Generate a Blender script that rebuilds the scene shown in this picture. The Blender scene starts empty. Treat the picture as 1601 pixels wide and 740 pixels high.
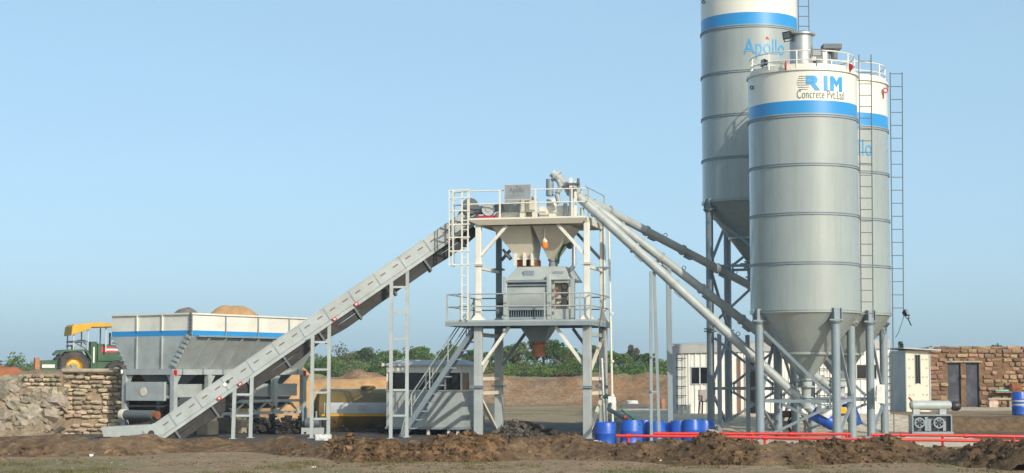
import bpy, bmesh, math, random
from mathutils import Vector, Matrix, noise
random.seed(7)
S = bpy.context.scene
C = S.collection
R = math.radians
# ---------------------------------------------------------------- camera
FPX, HZ, CAMZ = 2743.0, 588.0, 1.8
PITCH = math.atan((HZ-370)/FPX)
cam = bpy.data.cameras.new('camera'); camo = bpy.data.objects.new('camera', cam); C.objects.link(camo)
cam.sensor_width = 36; cam.lens = 36*FPX/1601; cam.clip_end = 20000; cam.clip_start = .5
camo.location = (0, 0, CAMZ); camo.rotation_euler = (R(90)+PITCH, 0, 0)
S.camera = camo
# ---------------------------------------------------------------- sky, sun, exposure
SUN_AZ, SUN_EL = R(33.5), R(27)        # azimuth: to the right of straight behind the camera
W = bpy.data.worlds.new('World'); S.world = W; W.use_nodes = True
nt = W.node_tree; bg = nt.nodes['Background']
sky = nt.nodes.new('ShaderNodeTexSky'); sky.sky_type = 'NISHITA'; sky.sun_disc = False
sky.sun_elevation = SUN_EL; sky.sun_rotation = math.pi - SUN_AZ
sky.air_density = .5; sky.dust_density = 2.3; sky.ozone_density = 1.0; sky.altitude = 0
wb = nt.nodes.new('ShaderNodeMixRGB'); wb.blend_type = 'MULTIPLY'; wb.inputs[0].default_value = 1; wb.inputs[2].default_value = (1.03, 1.05, .95, 1)   # white balance of the whole sky
nt.links.new(sky.outputs[0], wb.inputs[1]); hm = nt.nodes.new('ShaderNodeMixRGB'); hm.inputs[2].default_value = (1.90, 3.05, 3.80, 1)      # even thin haze over the whole sky
stc = nt.nodes.new('ShaderNodeTexCoord'); smp = nt.nodes.new('ShaderNodeMapping'); smp.inputs['Scale'].default_value = (2.2, 2.2, 7)
snz = nt.nodes.new('ShaderNodeTexNoise'); snz.inputs['Scale'].default_value = 2.0; snz.inputs['Detail'].default_value = 5; smr = nt.nodes.new('ShaderNodeMapRange')
smr.inputs[3].default_value = .38; smr.inputs[4].default_value = .68
nt.links.new(stc.outputs['Generated'], smp.inputs[0]); nt.links.new(smp.outputs[0], snz.inputs['Vector']); nt.links.new(snz.outputs['Fac'], smr.inputs[0]); nt.links.new(smr.outputs[0], hm.inputs[0])
nt.links.new(wb.outputs[0], hm.inputs[1]); nt.links.new(hm.outputs[0], bg.inputs[0]); bg.inputs[1].default_value = .15
sl = bpy.data.lights.new('sun', 'SUN'); sl.energy = 2.75; sl.angle = R(.6); sl.color = (1, .92, .79)
so = bpy.data.objects.new('sun', sl); C.objects.link(so)
sd = Vector((math.sin(SUN_AZ)*math.cos(SUN_EL), -math.cos(SUN_AZ)*math.cos(SUN_EL), math.sin(SUN_EL)))
so.rotation_euler = sd.to_track_quat('Z', 'Y').to_euler(); so.location = sd*60
S.view_settings.view_transform = 'Standard'; S.view_settings.look = 'None'
S.view_settings.exposure = .6; S.view_settings.gamma = 1
S.render.engine = 'CYCLES'; S.cycles.max_bounces = 6

def at(px, py, Y):
    """photo direction -> point at world depth Y"""
    xn, yn = (px-800.5)/FPX, (370-py)/FPX
    c, s = math.cos(PITCH), math.sin(PITCH)
    y1, z1 = c-yn*s, s+yn*c
    return Vector((xn*Y/y1, Y, CAMZ+z1*Y/y1))
def zat(py, Y): return at(800, py, Y).z
# ---------------------------------------------------------------- mesh builder
class MB:
    def __init__(s): s.v = []; s.f = []
    def add(s, vs, fs):
        o = len(s.v); s.v += [Vector(v) for v in vs]; s.f += [[i+o for i in f] for f in fs]; return s
    def box(s, x0, y0, z0, x1, y1, z1):
        return s.add([(x0,y0,z0),(x1,y0,z0),(x1,y1,z0),(x0,y1,z0),(x0,y0,z1),(x1,y0,z1),(x1,y1,z1),(x0,y1,z1)],
            [(0,3,2,1),(4,5,6,7),(0,1,5,4),(1,2,6,5),(2,3,7,6),(3,0,4,7)])
    def beam(s, p, q, w, h=None, up=(0,0,1)):
        p, q = Vector(p), Vector(q); h = h or w; d = (q-p).normalized(); up = Vector(up)
        if abs(d.dot(up)) > .98: up = Vector((0,1,0))
        a = d.cross(up).normalized()*w/2; b = a.cross(d).normalized()*h/2
        vs = [p-a-b,p+a-b,p+a+b,p-a+b,q-a-b,q+a-b,q+a+b,q-a+b]
        return s.add(vs, [(0,1,2,3),(7,6,5,4),(0,4,5,1),(1,5,6,2),(2,6,7,3),(3,7,4,0)])
    def angle(s, p, q, w, t=.012, up=(0,0,1)):
        """an L section"""
        p, q = Vector(p), Vector(q); d = (q-p).normalized(); up = Vector(up)
        if abs(d.dot(up)) > .98: up = Vector((0,1,0))
        a = d.cross(up).normalized(); b = a.cross(d).normalized()
        s.beam(p+b*w/2, q+b*w/2, t, w, up); s.beam(p+a*(w/2+t/2), q+a*(w/2+t/2), w, t, up); return s
    def tube(s, p, q, r, r2=None, n=12, caps=True):
        p, q = Vector(p), Vector(q); r2 = r if r2 is None else r2; d = (q-p).normalized()
        up = Vector((0,0,1)) if abs(d.z) < .95 else Vector((1,0,0))
        a = d.cross(up).normalized(); b = a.cross(d); vs = []
        for c, rr in ((p,r),(q,r2)):
            for i in range(n):
                t = 2*math.pi*i/n; vs.append(c+(a*math.cos(t)+b*math.sin(t))*rr)
        fs = [(i,(i+1)%n,n+(i+1)%n,n+i) for i in range(n)]
        if caps: fs += [list(range(n))[::-1], list(range(n,2*n))]
        return s.add(vs, fs)
    def pipe(s, pts, r, n=8):
        for p, q in zip(pts[:-1], pts[1:]): s.tube(p, q, r, n=n)
        return s
    def lathe(s, prof, c=(0,0,0), n=32, axis='z', closed=False):
        c = Vector(c); vs = []; m = len(prof)
        for r, z in prof:
            for i in range(n):
                t = 2*math.pi*i/n; x, y = r*math.cos(t), r*math.sin(t)
                vs.append(c+(Vector((x,y,z)) if axis == 'z' else Vector((z,x,y)) if axis == 'x' else Vector((x,z,-y))))
        fs = []
        for k in range(m if closed else m-1):
            k2 = (k+1) % m
            fs += [(k*n+i, k*n+(i+1)%n, k2*n+(i+1)%n, k2*n+i) for i in range(n)]
        if not closed:
            if prof[0][0] > 1e-4: fs.append(list(range(n))[::-1])
            if prof[-1][0] > 1e-4: fs.append(list(range((m-1)*n, m*n)))
        return s.add(vs, fs)
    def prism(s, poly, d):
        """closed polygon (3d points) extruded by vector d"""
        d = Vector(d); n = len(poly); vs = [Vector(p) for p in poly]; vs += [v+d for v in vs]
        return s.add(vs, [list(range(n))[::-1], list(range(n,2*n))]+[(i,(i+1)%n,n+(i+1)%n,n+i) for i in range(n)])
    def frustum(s, x0,x1,y0,y1,z1, u0,u1,v0,v1,z0):
        """rectangle (x,y) at z1 down to rectangle (u,v) at z0"""
        return s.add([(u0,v0,z0),(u1,v0,z0),(u1,v1,z0),(u0,v1,z0),(x0,y0,z1),(x1,y0,z1),(x1,y1,z1),(x0,y1,z1)],
            [(0,3,2,1),(4,5,6,7),(0,1,5,4),(1,2,6,5),(2,3,7,6),(3,0,4,7)])
    def xf(s, m):
        s.v = [m @ v for v in s.v]; return s
    def build(s, name, mat, parent=None, world=False, smooth=35, bevel=0):
        if world and parent is not None:
            inv = INV[parent.name]; s.v = [inv @ v for v in s.v]
        me = bpy.data.meshes.new(name); me.from_pydata([tuple(v) for v in s.v], [], s.f)
        bm = bmesh.new(); bm.from_mesh(me); bmesh.ops.recalc_face_normals(bm, faces=bm.faces); bm.to_mesh(me); bm.free()
        if smooth:
            me.polygons.foreach_set('use_smooth', [True]*len(me.polygons)); me.set_sharp_from_angle(angle=R(smooth))
        me.materials.append(M[mat] if isinstance(mat, str) else mat)
        o = bpy.data.objects.new(name, me); C.objects.link(o)
        if parent is not None:
            o.parent = parent; INV[o.name] = INV[parent.name]
        else: INV[o.name] = Matrix()
        if bevel:
            b = o.modifiers.new('bevel', 'BEVEL'); b.width = bevel; b.segments = 2; b.limit_method = 'ANGLE'
        return o
INV = {}
def tag(o, label=None, cat=None, group=None, kind=None):
    if label: o['label'] = label
    if cat: o['category'] = cat
    if group: o['group'] = group
    if kind: o['kind'] = kind
    return o
def thing(name, label, cat, loc=(0,0,0), rz=0, group=None):
    o = bpy.data.objects.new(name, None); C.objects.link(o); o.location = loc; o.rotation_euler.z = rz
    o.empty_display_size = .2
    INV[o.name] = (Matrix.Translation(Vector(loc)) @ Matrix.Rotation(rz, 4, 'Z')).inverted()
    return tag(o, label, cat, group)
def shared(name, me, parent, loc, rot=(0,0,0), scale=(1,1,1), mat=None):
    o = bpy.data.objects.new(name, me); C.objects.link(o); o.parent = parent; o.location = loc
    o.rotation_euler = rot; o.scale = scale; INV[o.name] = INV.get(parent.name, Matrix()) if parent else Matrix()
    return o
def text_mesh(body, size, bold=.0, spacing=1.0):
    cu = bpy.data.curves.new('t', 'FONT'); cu.body = body; cu.size = size; cu.offset = bold; cu.space_character = spacing
    cu.resolution_u = 4; cu.fill_mode = 'FRONT'
    o = bpy.data.objects.new('t', cu); C.objects.link(o)
    dg = bpy.context.evaluated_depsgraph_get(); me = o.evaluated_get(dg).to_mesh()
    v = [Vector(x.co) for x in me.vertices]; f = [list(p.vertices) for p in me.polygons]
    bpy.data.objects.remove(o); bpy.data.curves.remove(cu)
    m = MB(); m.v = v; m.f = f; return m
# ---------------------------------------------------------------- materials
M = {}
def ramp(n, stops):
    r = n.new('ShaderNodeValToRGB'); e = r.color_ramp.elements
    while len(e) < len(stops): e.new(.5)
    for i, (p, c) in enumerate(stops):
        e[i].position = p; e[i].color = (*c, 1) if not isinstance(c, (int, float)) else (c, c, c, 1)
    return r
def mat(name, col, rough=.5, metal=0, var=.12, vs=3., dirt=0, dcol=(.16,.11,.07), bump=0, bs=30., spec=.5, streak=False, rnd=0, dscale=1.5, coat=0):
    """base colour with noise variation, an optional dirt layer with its own shape, and bump"""
    m = bpy.data.materials.new(name); m.use_nodes = True; n = m.node_tree.nodes; L = m.node_tree.links.new
    b = n['Principled BSDF']; b.inputs['Roughness'].default_value = rough; b.inputs['Metallic'].default_value = metal
    b.inputs['Specular IOR Level'].default_value = spec; b.inputs['Coat Weight'].default_value = coat; b.inputs['Coat Roughness'].default_value = .15
    tc = n.new('ShaderNodeTexCoord'); nz = n.new('ShaderNodeTexNoise'); nz.inputs['Scale'].default_value = vs; nz.inputs['Detail'].default_value = 6
    L(tc.outputs['Object'], nz.inputs['Vector'])
    lo = tuple(max(0, c*(1-var)) for c in col); hi = tuple(min(1, c*(1+var)) for c in col)
    r = ramp(n, [(.3, lo), (.7, hi)]); L(nz.outputs['Fac'], r.inputs[0]); out = r.outputs[0]
    if rnd:
        oi = n.new('ShaderNodeObjectInfo'); hv = n.new('ShaderNodeHueSaturation'); mr = n.new('ShaderNodeMapRange')
        mr.inputs[3].default_value = 1-rnd; mr.inputs[4].default_value = 1+rnd
        L(oi.outputs['Random'], mr.inputs[0]); L(mr.outputs[0], hv.inputs['Value']); L(out, hv.inputs['Color'])
        mr2 = n.new('ShaderNodeMapRange'); mu = n.new('ShaderNodeMath'); mu.operation = 'MULTIPLY'; mu.inputs[1].default_value = 17.3
        fr = n.new('ShaderNodeMath'); fr.operation = 'FRACT'; L(oi.outputs['Random'], mu.inputs[0]); L(mu.outputs[0], fr.inputs[0])
        mr2.inputs[3].default_value = .5-.03; mr2.inputs[4].default_value = .5+.025; L(fr.outputs[0], mr2.inputs[0]); L(mr2.outputs[0], hv.inputs['Hue'])
        out = hv.outputs[0]
    if dirt:
        n2 = n.new('ShaderNodeTexNoise'); n2.inputs['Scale'].default_value = dscale; n2.inputs['Detail'].default_value = 9; n2.inputs['Roughness'].default_value = .65
        if streak:
            mp = n.new('ShaderNodeMapping'); mp.inputs['Scale'].default_value = (6, 6, .3); L(tc.outputs['Object'], mp.inputs[0]); L(mp.outputs[0], n2.inputs['Vector'])
        else: L(tc.outputs['Object'], n2.inputs['Vector'])
        r2 = ramp(n, [(.48, 0.), (.75, dirt)]); L(n2.outputs['Fac'], r2.inputs[0])
        mx = n.new('ShaderNodeMixRGB'); mx.inputs[2].default_value = (*dcol, 1); L(r2.outputs[0], mx.inputs[0]); L(out, mx.inputs[1]); out = mx.outputs[0]
        ra = n.new('ShaderNodeMath'); ra.operation = 'MULTIPLY_ADD'; ra.inputs[1].default_value = .35; ra.inputs[2].default_value = rough
        L(r2.outputs[0], ra.inputs[0]); L(ra.outputs[0], b.inputs['Roughness'])
    L(out, b.inputs['Base Color'])
    if bump:
        n3 = n.new('ShaderNodeTexNoise'); n3.inputs['Scale'].default_value = bs; n3.inputs['Detail'].default_value = 8
        bp = n.new('ShaderNodeBump'); bp.inputs['Strength'].default_value = bump; bp.inputs['Distance'].default_value = .05
        L(tc.outputs['Object'], n3.inputs['Vector']); L(n3.outputs['Fac'], bp.inputs['Height']); L(bp.outputs[0], b.inputs['Normal'])
    M[name] = m; return m
GREY = (.285, .325, .315); CREAM = (.62, .58, .47)
mat('silo_grey', tuple(c*.95 for c in GREY), .27, var=.07, vs=.6, dirt=.5, dcol=(.20,.205,.185), streak=True, coat=.55)
mat('silo_white', (.66,.645,.565), .35, var=.04, vs=.8, dirt=.15, dcol=(.45,.40,.30), streak=True, coat=.3)
mat('blue_paint', (.018,.235,.54), .35, var=.06, vs=1, dirt=.1, coat=.3)
mat('grey_paint', (.335,.37,.365), .45, var=.12, vs=2, dirt=.55, dcol=(.24,.21,.17), dscale=2.5)
mat('leg_grey', (.205,.255,.285), .42, var=.12, vs=2, dirt=.5, dcol=(.24,.21,.17), dscale=2)
mat('dark_grey_paint', (.10,.115,.125), .5, var=.1, vs=2, dirt=.4, dcol=(.15,.12,.09))
mat('cream_paint', CREAM, .45, var=.09, vs=2, dirt=.5, dcol=(.42,.36,.26), dscale=2)
mat('white_paint', (.66,.645,.575), .45, var=.08, vs=2, dirt=.4, dcol=(.42,.36,.26))
mat('stainless', (.40,.41,.41), .38, metal=.6, var=.1, vs=4)
mat('black_rubber', (.028,.026,.025), .8, var=.3, vs=5, dirt=.5, dcol=(.11,.085,.06), dscale=3)
mat('rusty_belt', (.034,.032,.03), .85, var=.35, vs=6, dirt=.6, dcol=(.075,.06,.048), dscale=4)
mat('black_metal', (.02,.02,.022), .5, var=.2)
mat('rust', (.22,.075,.028), .8, var=.35, vs=9, dirt=.4, dcol=(.10,.04,.02), bump=.2)
mat('terracotta', (.36,.15,.075), .7, var=.25, vs=7, dirt=.4, dcol=(.20,.08,.04))
mat('red_paint', (.56,.018,.012), .45, var=.2, vs=3, dirt=.5, dcol=(.26,.05,.03))
mat('sign_red', (.42,.015,.03), .5, var=.15)
mat('slot_mark', (.13,.075,.075), .6, var=.2)
mat('blue_drum', (.010,.082,.42), .4, var=.15, vs=3, dirt=.45, dcol=(.10,.11,.16))
mat('glass', (.012,.013,.015), .08, var=.1, spec=.6)
mat('lamp_glass', (.22,.23,.23), .15, var=.1)
mat('amber', (.85,.20,.02), .25, var=.2)
mat('concrete', (.34,.29,.22), .9, var=.15, vs=5, dirt=.5, dcol=(.20,.15,.10), bump=.3)
mat('stone', (.44,.36,.25), .9, var=.25, vs=5, dirt=.6, dcol=(.22,.165,.10), bump=.5, bs=14, rnd=.42)
mat('brickstone', (.29,.19,.115), .9, var=.3, vs=4, dirt=.6, dcol=(.14,.085,.05), bump=.6, bs=12, rnd=.5)
mat('wall_mortar', (.27,.205,.135), .95, var=.3, vs=5, dirt=.6, dcol=(.16,.11,.065), bump=.6, bs=20)
mat('mortar', (.17,.10,.055), .95, var=.3, vs=5, dirt=.6, dcol=(.12,.06,.03), bump=.6, bs=20)
mat('boulder', (.29,.25,.19), .9, var=.3, vs=3, dirt=.6, dcol=(.17,.11,.065), bump=.6, bs=9, rnd=.25)
mat('tank_gold', (.13,.088,.022), .4, var=.2, vs=2, dirt=.6, dcol=(.07,.045,.015), coat=.2)
mat('tank_yellow', (.75,.38,.02), .45, var=.1)
mat('tractor_green', (.012,.066,.024), .4, var=.15, dirt=.3, dcol=(.13,.10,.06))
mat('tractor_yellow', (.58,.34,.012), .45, var=.1, dirt=.2)
mat('canopy_yellow', (.52,.30,.025), .75, var=.15, vs=2, dirt=.35, dcol=(.4,.22,.05))
mat('tyre', (.045,.042,.040), .85, var=.3, dirt=.7, dcol=(.16,.125,.09))
mat('sand', (.42,.245,.11), .95, var=.2, vs=3, dirt=.4, dcol=(.40,.20,.08), bump=.5, bs=8)
mat('gravel', (.16,.145,.13), .95, var=.35, vs=14, bump=.8, bs=25)
mat('brown_soil', (.19,.115,.06), .95, var=.25, vs=2, dirt=.5, dcol=(.12,.07,.035), bump=.8, bs=6)
mat('red_soil', (.30,.105,.045), .95, var=.25, vs=2, dirt=.5, dcol=(.22,.08,.035), bump=.8, bs=6)
mat('shed_sheet', (.70,.69,.64), .5, var=.06, vs=2, dirt=.35, dcol=(.38,.33,.25), streak=True)
mat('shed_fascia', (.36,.37,.36), .5, var=.08, vs=2, dirt=.3)
mat('shed_side', (.40,.42,.42), .5, var=.06, vs=2, dirt=.3)
mat('cabin_cream', (.64,.615,.50), .5, var=.05, vs=1.5, dirt=.2, dcol=(.5,.42,.3))
mat('door_blue', (.020,.024,.040), .55, var=.3, vs=3, dirt=.55, dcol=(.13,.14,.165), dscale=2)
mat('plastic_brown', (.06,.022,.018), .4, var=.15)
mat('white_cloth', (.58,.58,.56), .9, var=.1, vs=8, bump=.4, bs=15)
mat('tarp_blue', (.01,.05,.20), .5, var=.3, vs=4)
mat('hose_green', (.01,.16,.075), .45, var=.2)
mat('hose_dark', (.01,.055,.055), .5, var=.2)
mat('brown_post', (.20,.075,.03), .7, var=.2)
mat('timber', (.22,.15,.09), .9, var=.3)
mat('text_blue', (.03,.28,.58), .4, var=.05)
mat('text_grey', (.15,.155,.15), .5, var=.05)
mat('bark', (.10,.07,.045), .9, var=.3, bump=.6)
def leafmat(name, c1, c2):
    m = bpy.data.materials.new(name); m.use_nodes = True; n = m.node_tree.nodes; L = m.node_tree.links.new
    b = n['Principled BSDF']; b.inputs['Roughness'].default_value = .65; b.inputs['Specular IOR Level'].default_value = .2
    g = n.new('ShaderNodeTexCoord'); nz = n.new('ShaderNodeTexNoise'); nz.inputs['Scale'].default_value = 1.6; nz.inputs['Detail'].default_value = 9; nz.inputs['Roughness'].default_value = .7
    L(g.outputs['Object'], nz.inputs['Vector']); r = ramp(n, [(.32, c1), (.68, c2)]); L(nz.outputs['Fac'], r.inputs[0]); L(r.outputs[0], b.inputs['Base Color'])
    t = n.new('ShaderNodeBsdfTranslucent'); L(r.outputs[0], t.inputs[0]); mx = n.new('ShaderNodeMixShader'); mx.inputs[0].default_value = .25
    L(b.outputs[0], mx.inputs[1]); L(t.outputs[0], mx.inputs[2]); L(mx.outputs[0], n['Material Output'].inputs[0]); M[name] = m
leafmat('leaf_green', (.06,.11,.022), (.15,.23,.05))
leafmat('leaf_dark', (.035,.068,.018), (.085,.135,.034))
leafmat('leaf_pale', (.085,.115,.05), (.18,.22,.09))
leafmat('leaf_dry', (.085,.085,.04), (.15,.14,.07))
leafmat('grass_blade', (.08,.085,.022), (.17,.15,.05))
# ================================================================ TERRAIN
def sm(a, b, x):
    t = max(0, min(1, (x-a)/(b-a))); return t*t*(3-2*t)
def fb(x, y, sc, oct=4, seed=0): return noise.fractal((x*sc+seed, y*sc-seed, seed*.37), .9, 2.1, oct)
def lerp3(a, b, t): return tuple(a[i]+(b[i]-a[i])*t for i in range(3))
def gz(x, y):
    h = 0.
    if x > 2.5 and y < 100:
        e = sm(13.2, 13.9, x); lo = 53.5+e*3.1; hi = 60.5-e*3.2
        h += .47*sm(lo, hi, y)*sm(2.9, 4.4, x)*(1-sm(84, 96, y))
    h -= (.30+.10*sm(48.5, 50, y))*sm(42.5, 44, y)*(1-sm(52.4, 53.6, y))*sm(2.35+.6*sm(48.5,49.5,y), 2.5+.9*sm(48.5,49.5,y), x)*(1-sm(5.9, 6.6, x))
    if y > 100:
        yy = y+fb(x, 0, .12, 3, 4)*2.2
        b = sm(108, 114, yy); h += 1.72*b+.45*fb(x, y, .35, 4, 3)*b*(1-sm(114, 118, yy))+.25*fb(x, y, .8, 3, 1)*b*(1-sm(114, 118, yy))
    if y < 100: h += .03*fb(x, y, .6, 4, 2)
    return h
DIRT, DRYG, GRASSC, GRAV, PALE, BANK = (.285,.195,.12), (.33,.245,.15), (.20,.185,.09), (.105,.094,.085), (.62,.52,.39), (.25,.148,.08)
def gcol(x, y):
    n1 = fb(x, y, .35, 5, 9); n2 = fb(x, y, 1.3, 4, 5)
    c = DIRT
    if y < 45:
        t = sm(.15, .75, n1+.45*n2+.32*(1-sm(-9, -3, x))); c = lerp3(DIRT, DRYG, sm(-.3, .5, n2)); c = lerp3(c, GRASSC, t*.75)
    elif y < 78:
        d = 1-sm(3.3+n1*.5, 4.3+n1*.5, x)
        c = lerp3(PALE, GRAV, d) if y < 72 else c
        if x < 4.2 and y > 62: c = lerp3(c, lerp3(DRYG, (.25,.22,.18), sm(.1,.5,n2)), sm(66, 70, y+n1*2))
        if x > 13.4 and y < 58.3: c = (.15,.10,.06)
        elif x > 13.4: c = lerp3(lerp3(DIRT, GRASSC, sm(-.1,.5,n1+.3*n2)), PALE, sm(66, 69, y)*.7)
    elif y < 118:
        c = lerp3(DRYG, GRASSC, sm(-.3,.4,n1)); b = sm(103, 108, y+n1*3); c = lerp3(c, lerp3(BANK, (.29,.20,.125), sm(-.2,.5,n1+n2)), b)
        c = lerp3(c, lerp3(DRYG, GRASSC, .6), sm(113, 116, y+n2))
    else: c = lerp3(DRYG, GRASSC, sm(-.4,.4,n1))
    return c
def soilmat(name, sc=1.0, bump=.7):
    m = bpy.data.materials.new(name); m.use_nodes = True; n = m.node_tree.nodes; L = m.node_tree.links.new
    b = n['Principled BSDF']; b.inputs['Roughness'].default_value = .95; b.inputs['Specular IOR Level'].default_value = .15
    a = n.new('ShaderNodeVertexColor'); a.layer_name = 'soil'
    tc = n.new('ShaderNodeTexCoord'); nz = n.new('ShaderNodeTexNoise'); nz.inputs['Scale'].default_value = 4*sc; nz.inputs['Detail'].default_value = 10; nz.inputs['Roughness'].default_value = .7
    L(tc.outputs['Object'], nz.inputs['Vector']); r = ramp(n, [(.28, .45), (.5, .95), (.75, 1.5)]); L(nz.outputs['Fac'], r.inputs[0])
    mx = n.new('ShaderNodeMixRGB'); mx.blend_type = 'MULTIPLY'; mx.inputs[0].default_value = 1; L(a.outputs[0], mx.inputs[1]); L(r.outputs[0], mx.inputs[2])
    vo = n.new('ShaderNodeTexVoronoi'); vo.inputs['Scale'].default_value = 14*sc; L(tc.outputs['Object'], vo.inputs['Vector'])
    r2 = ramp(n, [(0., 1.25), (.5, .8)]); L(vo.outputs['Distance'], r2.inputs[0]); mx2 = n.new('ShaderNodeMixRGB'); mx2.blend_type = 'MULTIPLY'; mx2.inputs[0].default_value = .6
    L(mx.outputs[0], mx2.inputs[1]); L(r2.outputs[0], mx2.inputs[2]); L(mx2.outputs[0], b.inputs['Base Color'])
    bp = n.new('ShaderNodeBump'); bp.inputs['Strength'].default_value = bump; bp.inputs['Distance'].default_value = .06
    n3 = n.new('ShaderNodeTexNoise'); n3.inputs['Scale'].default_value = 11*sc; n3.inputs['Detail'].default_value = 10; n3.inputs['Roughness'].default_value = .65
    L(tc.outputs['Object'], n3.inputs['Vector']); L(n3.outputs['Fac'], bp.inputs['Height']); L(bp.outputs[0], b.inputs['Normal']); M[name] = m
soilmat('soil'); soilmat('clod_soil', 1.5, 1.)
def field(name, xs, ys, hf, cf, m, **kw):
    b = MB(); nx = len(xs); cols = []
    for y in ys:
        for x in xs:
            b.v.append(Vector((x, y, hf(x, y)))); cols.append(cf(x, y))
    for j in range(len(ys)-1):
        for i in range(nx-1):
            k = j*nx+i; b.f.append((k, k+1, k+nx+1, k+nx))
    o = b.build(name, m, smooth=180); ca = o.data.color_attributes.new('soil', 'FLOAT_COLOR', 'POINT')
    ca.data.foreach_set('color', [t for c in cols for t in (*c, 1)])
    return tag(o, **kw)
def fr(a, b, st):
    n = int(round((b-a)/st)); return [a+(b-a)*i/n for i in range(n+1)]
gx = [-4000,-1500,-600,-250,-120,-70,-48,-38,-30,-25]+fr(-21,21,.3)+[25,30,38,48,70,120,250,600,1500,4000]
gy = [-400,-100,-30,0,15,24,29]+fr(31,62,.25)+fr(63,104,1)+fr(104.5,118,.5)+[120,125,135,150,175,200,250,320,450,700,1200,2500,6000]
field('ground', gx, gy, gz, gcol, 'soil', kind='structure')
# ---- the dug-earth berm along the front of the plant
CREST = [(-80,683),(0,682),(100,681),(180,680),(235,678),(285,684),(330,686),(385,690),(430,680),(455,683),(500,692),(545,680),(590,679),(630,688),(655,690),(690,677),(730,675),(775,677),(795,686),(850,682),(905,681),(930,690),(960,693),(1000,689),(1060,691),(1090,684),(1112,678),(1135,683),(1180,690),(1230,693),(1290,688),(1340,687),(1390,682),(1415,687),(1445,696),(1480,701),(1515,697),(1560,690),(1610,687),(1700,686)]
FRONT = [(-80,712),(200,712),(300,707),(400,708),(500,716),(560,722),(700,722),(760,722),(860,716),(1000,722),(1100,726),(1180,728),(1300,726),(1450,722),(1500,730),(1600,738),(1700,738)]
def interp(tab, x):
    for (a, b), (c, d) in zip(tab[:-1], tab[1:]):
        if a <= x <= c: return b+(d-b)*(x-a)/(c-a)
    return tab[0][1] if x < tab[0][0] else tab[-1][1]
def clodm(px): return max(.42, sm(485,530,px)*(1-sm(770,800,px)), sm(955,1010,px)*.6*(1-sm(1060,1090,px)), sm(1065,1095,px)*(1-sm(1165,1200,px)), sm(1255,1285,px)*(1-sm(1400,1430,px)), sm(1490,1510,px))
def toe(px): return 1.8*FPX/(interp(FRONT, px)-HZ)
def berm_z(x, y):
    px = 800.5+x/y*FPX; ck = clodm(px); yf = toe(px)
    yc = yf+1.75+.25*fb(x, 3, .4, 2, 8); h = max(.1, zat(interp(CREST, 800.5+x/yc*FPX), yc)-.03)
    yf += .3*fb(x, y*.5, .55, 3, 6)-.2*(1-ck); w = fb(x, y, .5, 4, 11)
    if y < yc: t = max(0, (y-yf)/(yc-yf)); p = (.45*t+.55*sm(0, 1, t))*ck+sm(0, 1, t**.9)*(1-ck)
    else: p = sm(0, 1, max(0, 1-(y-yc)/2.4))
    p *= 1-sm(16.2, 18.2, abs(x)); z = h*p*(1+.14*w)
    if p > .01:
        q = min(1, p*4); rough = .5+.6*ck
        z += q*(rough*(.09*fb(x, y, 2.2, 4, 21)+.026*fb(x, y, 13, 3, 41))+ck*.085*abs(fb(x, y, 4.2, 3, 31))+.09*fb(x, y, .95, 2, 61))
    return z-.025
def berm_c(x, y):
    px = 800.5+x/y*FPX; n1 = fb(x, y, .6, 4, 15); n2 = fb(x, y, 3.5, 4, 16)
    c = lerp3((.15,.098,.058), (.24,.165,.10), sm(-.35,.5,n1+.6*n2))
    clod = clodm(px)
    c = lerp3(c, lerp3((.115,.066,.034), (.25,.145,.07), sm(-.4,.5,n2)), clod*.8)
    if px > 1060: c = lerp3(c, (.10,.068,.04), .4*clod)
    return c
field('dirt_berm', fr(-18.5, 18.5, .06), fr(33.6, 44.6, .068), berm_z, berm_c, 'clod_soil', kind='structure')
# ---- loose clods lying on and in front of the berm: nobody could count them
def chunk(sx, sy, sz, jit, rnd, sub=2, rk=.35):
    """an irregular rounded block with 48 triangles"""
    vs, fs = {}, []; n = sub
    def key(p):
        if p not in vs: vs[p] = len(vs)
        return vs[p]
    for ax in range(3):
        for sgn in (0, n):
            for i in range(n):
                for j in range(n):
                    q = []
                    for a, b in ((i,j),(i+1,j),(i+1,j+1),(i,j+1)):
                        p = [0,0,0]; p[ax] = sgn; p[(ax+1)%3] = a; p[(ax+2)%3] = b; q.append(key(tuple(p)))
                    fs.append(q)
    out = []
    for p in vs:
        v = Vector([2*c/n-1 for c in p]); v = v.lerp(v.normalized()*1.15, rk)
        out.append(Vector((v.x*sx/2, v.y*sy/2, v.z*sz/2))*(1+rnd.uniform(-jit, jit)))
    return out, fs
def scatter_clods(name, pts, m, seed, cf, **kw):
    rnd = random.Random(seed); b = MB(); cols = []
    for x, y, z, s in pts:
        vs, fs = chunk(s*rnd.uniform(.8,1.5), s*rnd.uniform(.8,1.4), s*rnd.uniform(.6,1), .25, rnd, 1, .5)
        rot = Matrix.Rotation(rnd.uniform(0,6.3), 3, 'Z') @ Matrix.Rotation(rnd.uniform(-.6,.6), 3, 'X')
        b.add([rot @ v+Vector((x,y,z)) for v in vs], fs); c = cf(x, y); k = rnd.uniform(.55, 1.25); cols += [(c[0]*k, c[1]*k, c[2]*k, 1)]*len(vs)
    o = b.build(name, m, smooth=0); ca = o.data.color_attributes.new('soil', 'FLOAT_COLOR', 'POINT'); ca.data.foreach_set('color', [t for c in cols for t in c])
    return tag(o, kind='stuff', **kw)
pts = []; rr = random.Random(3)
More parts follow.
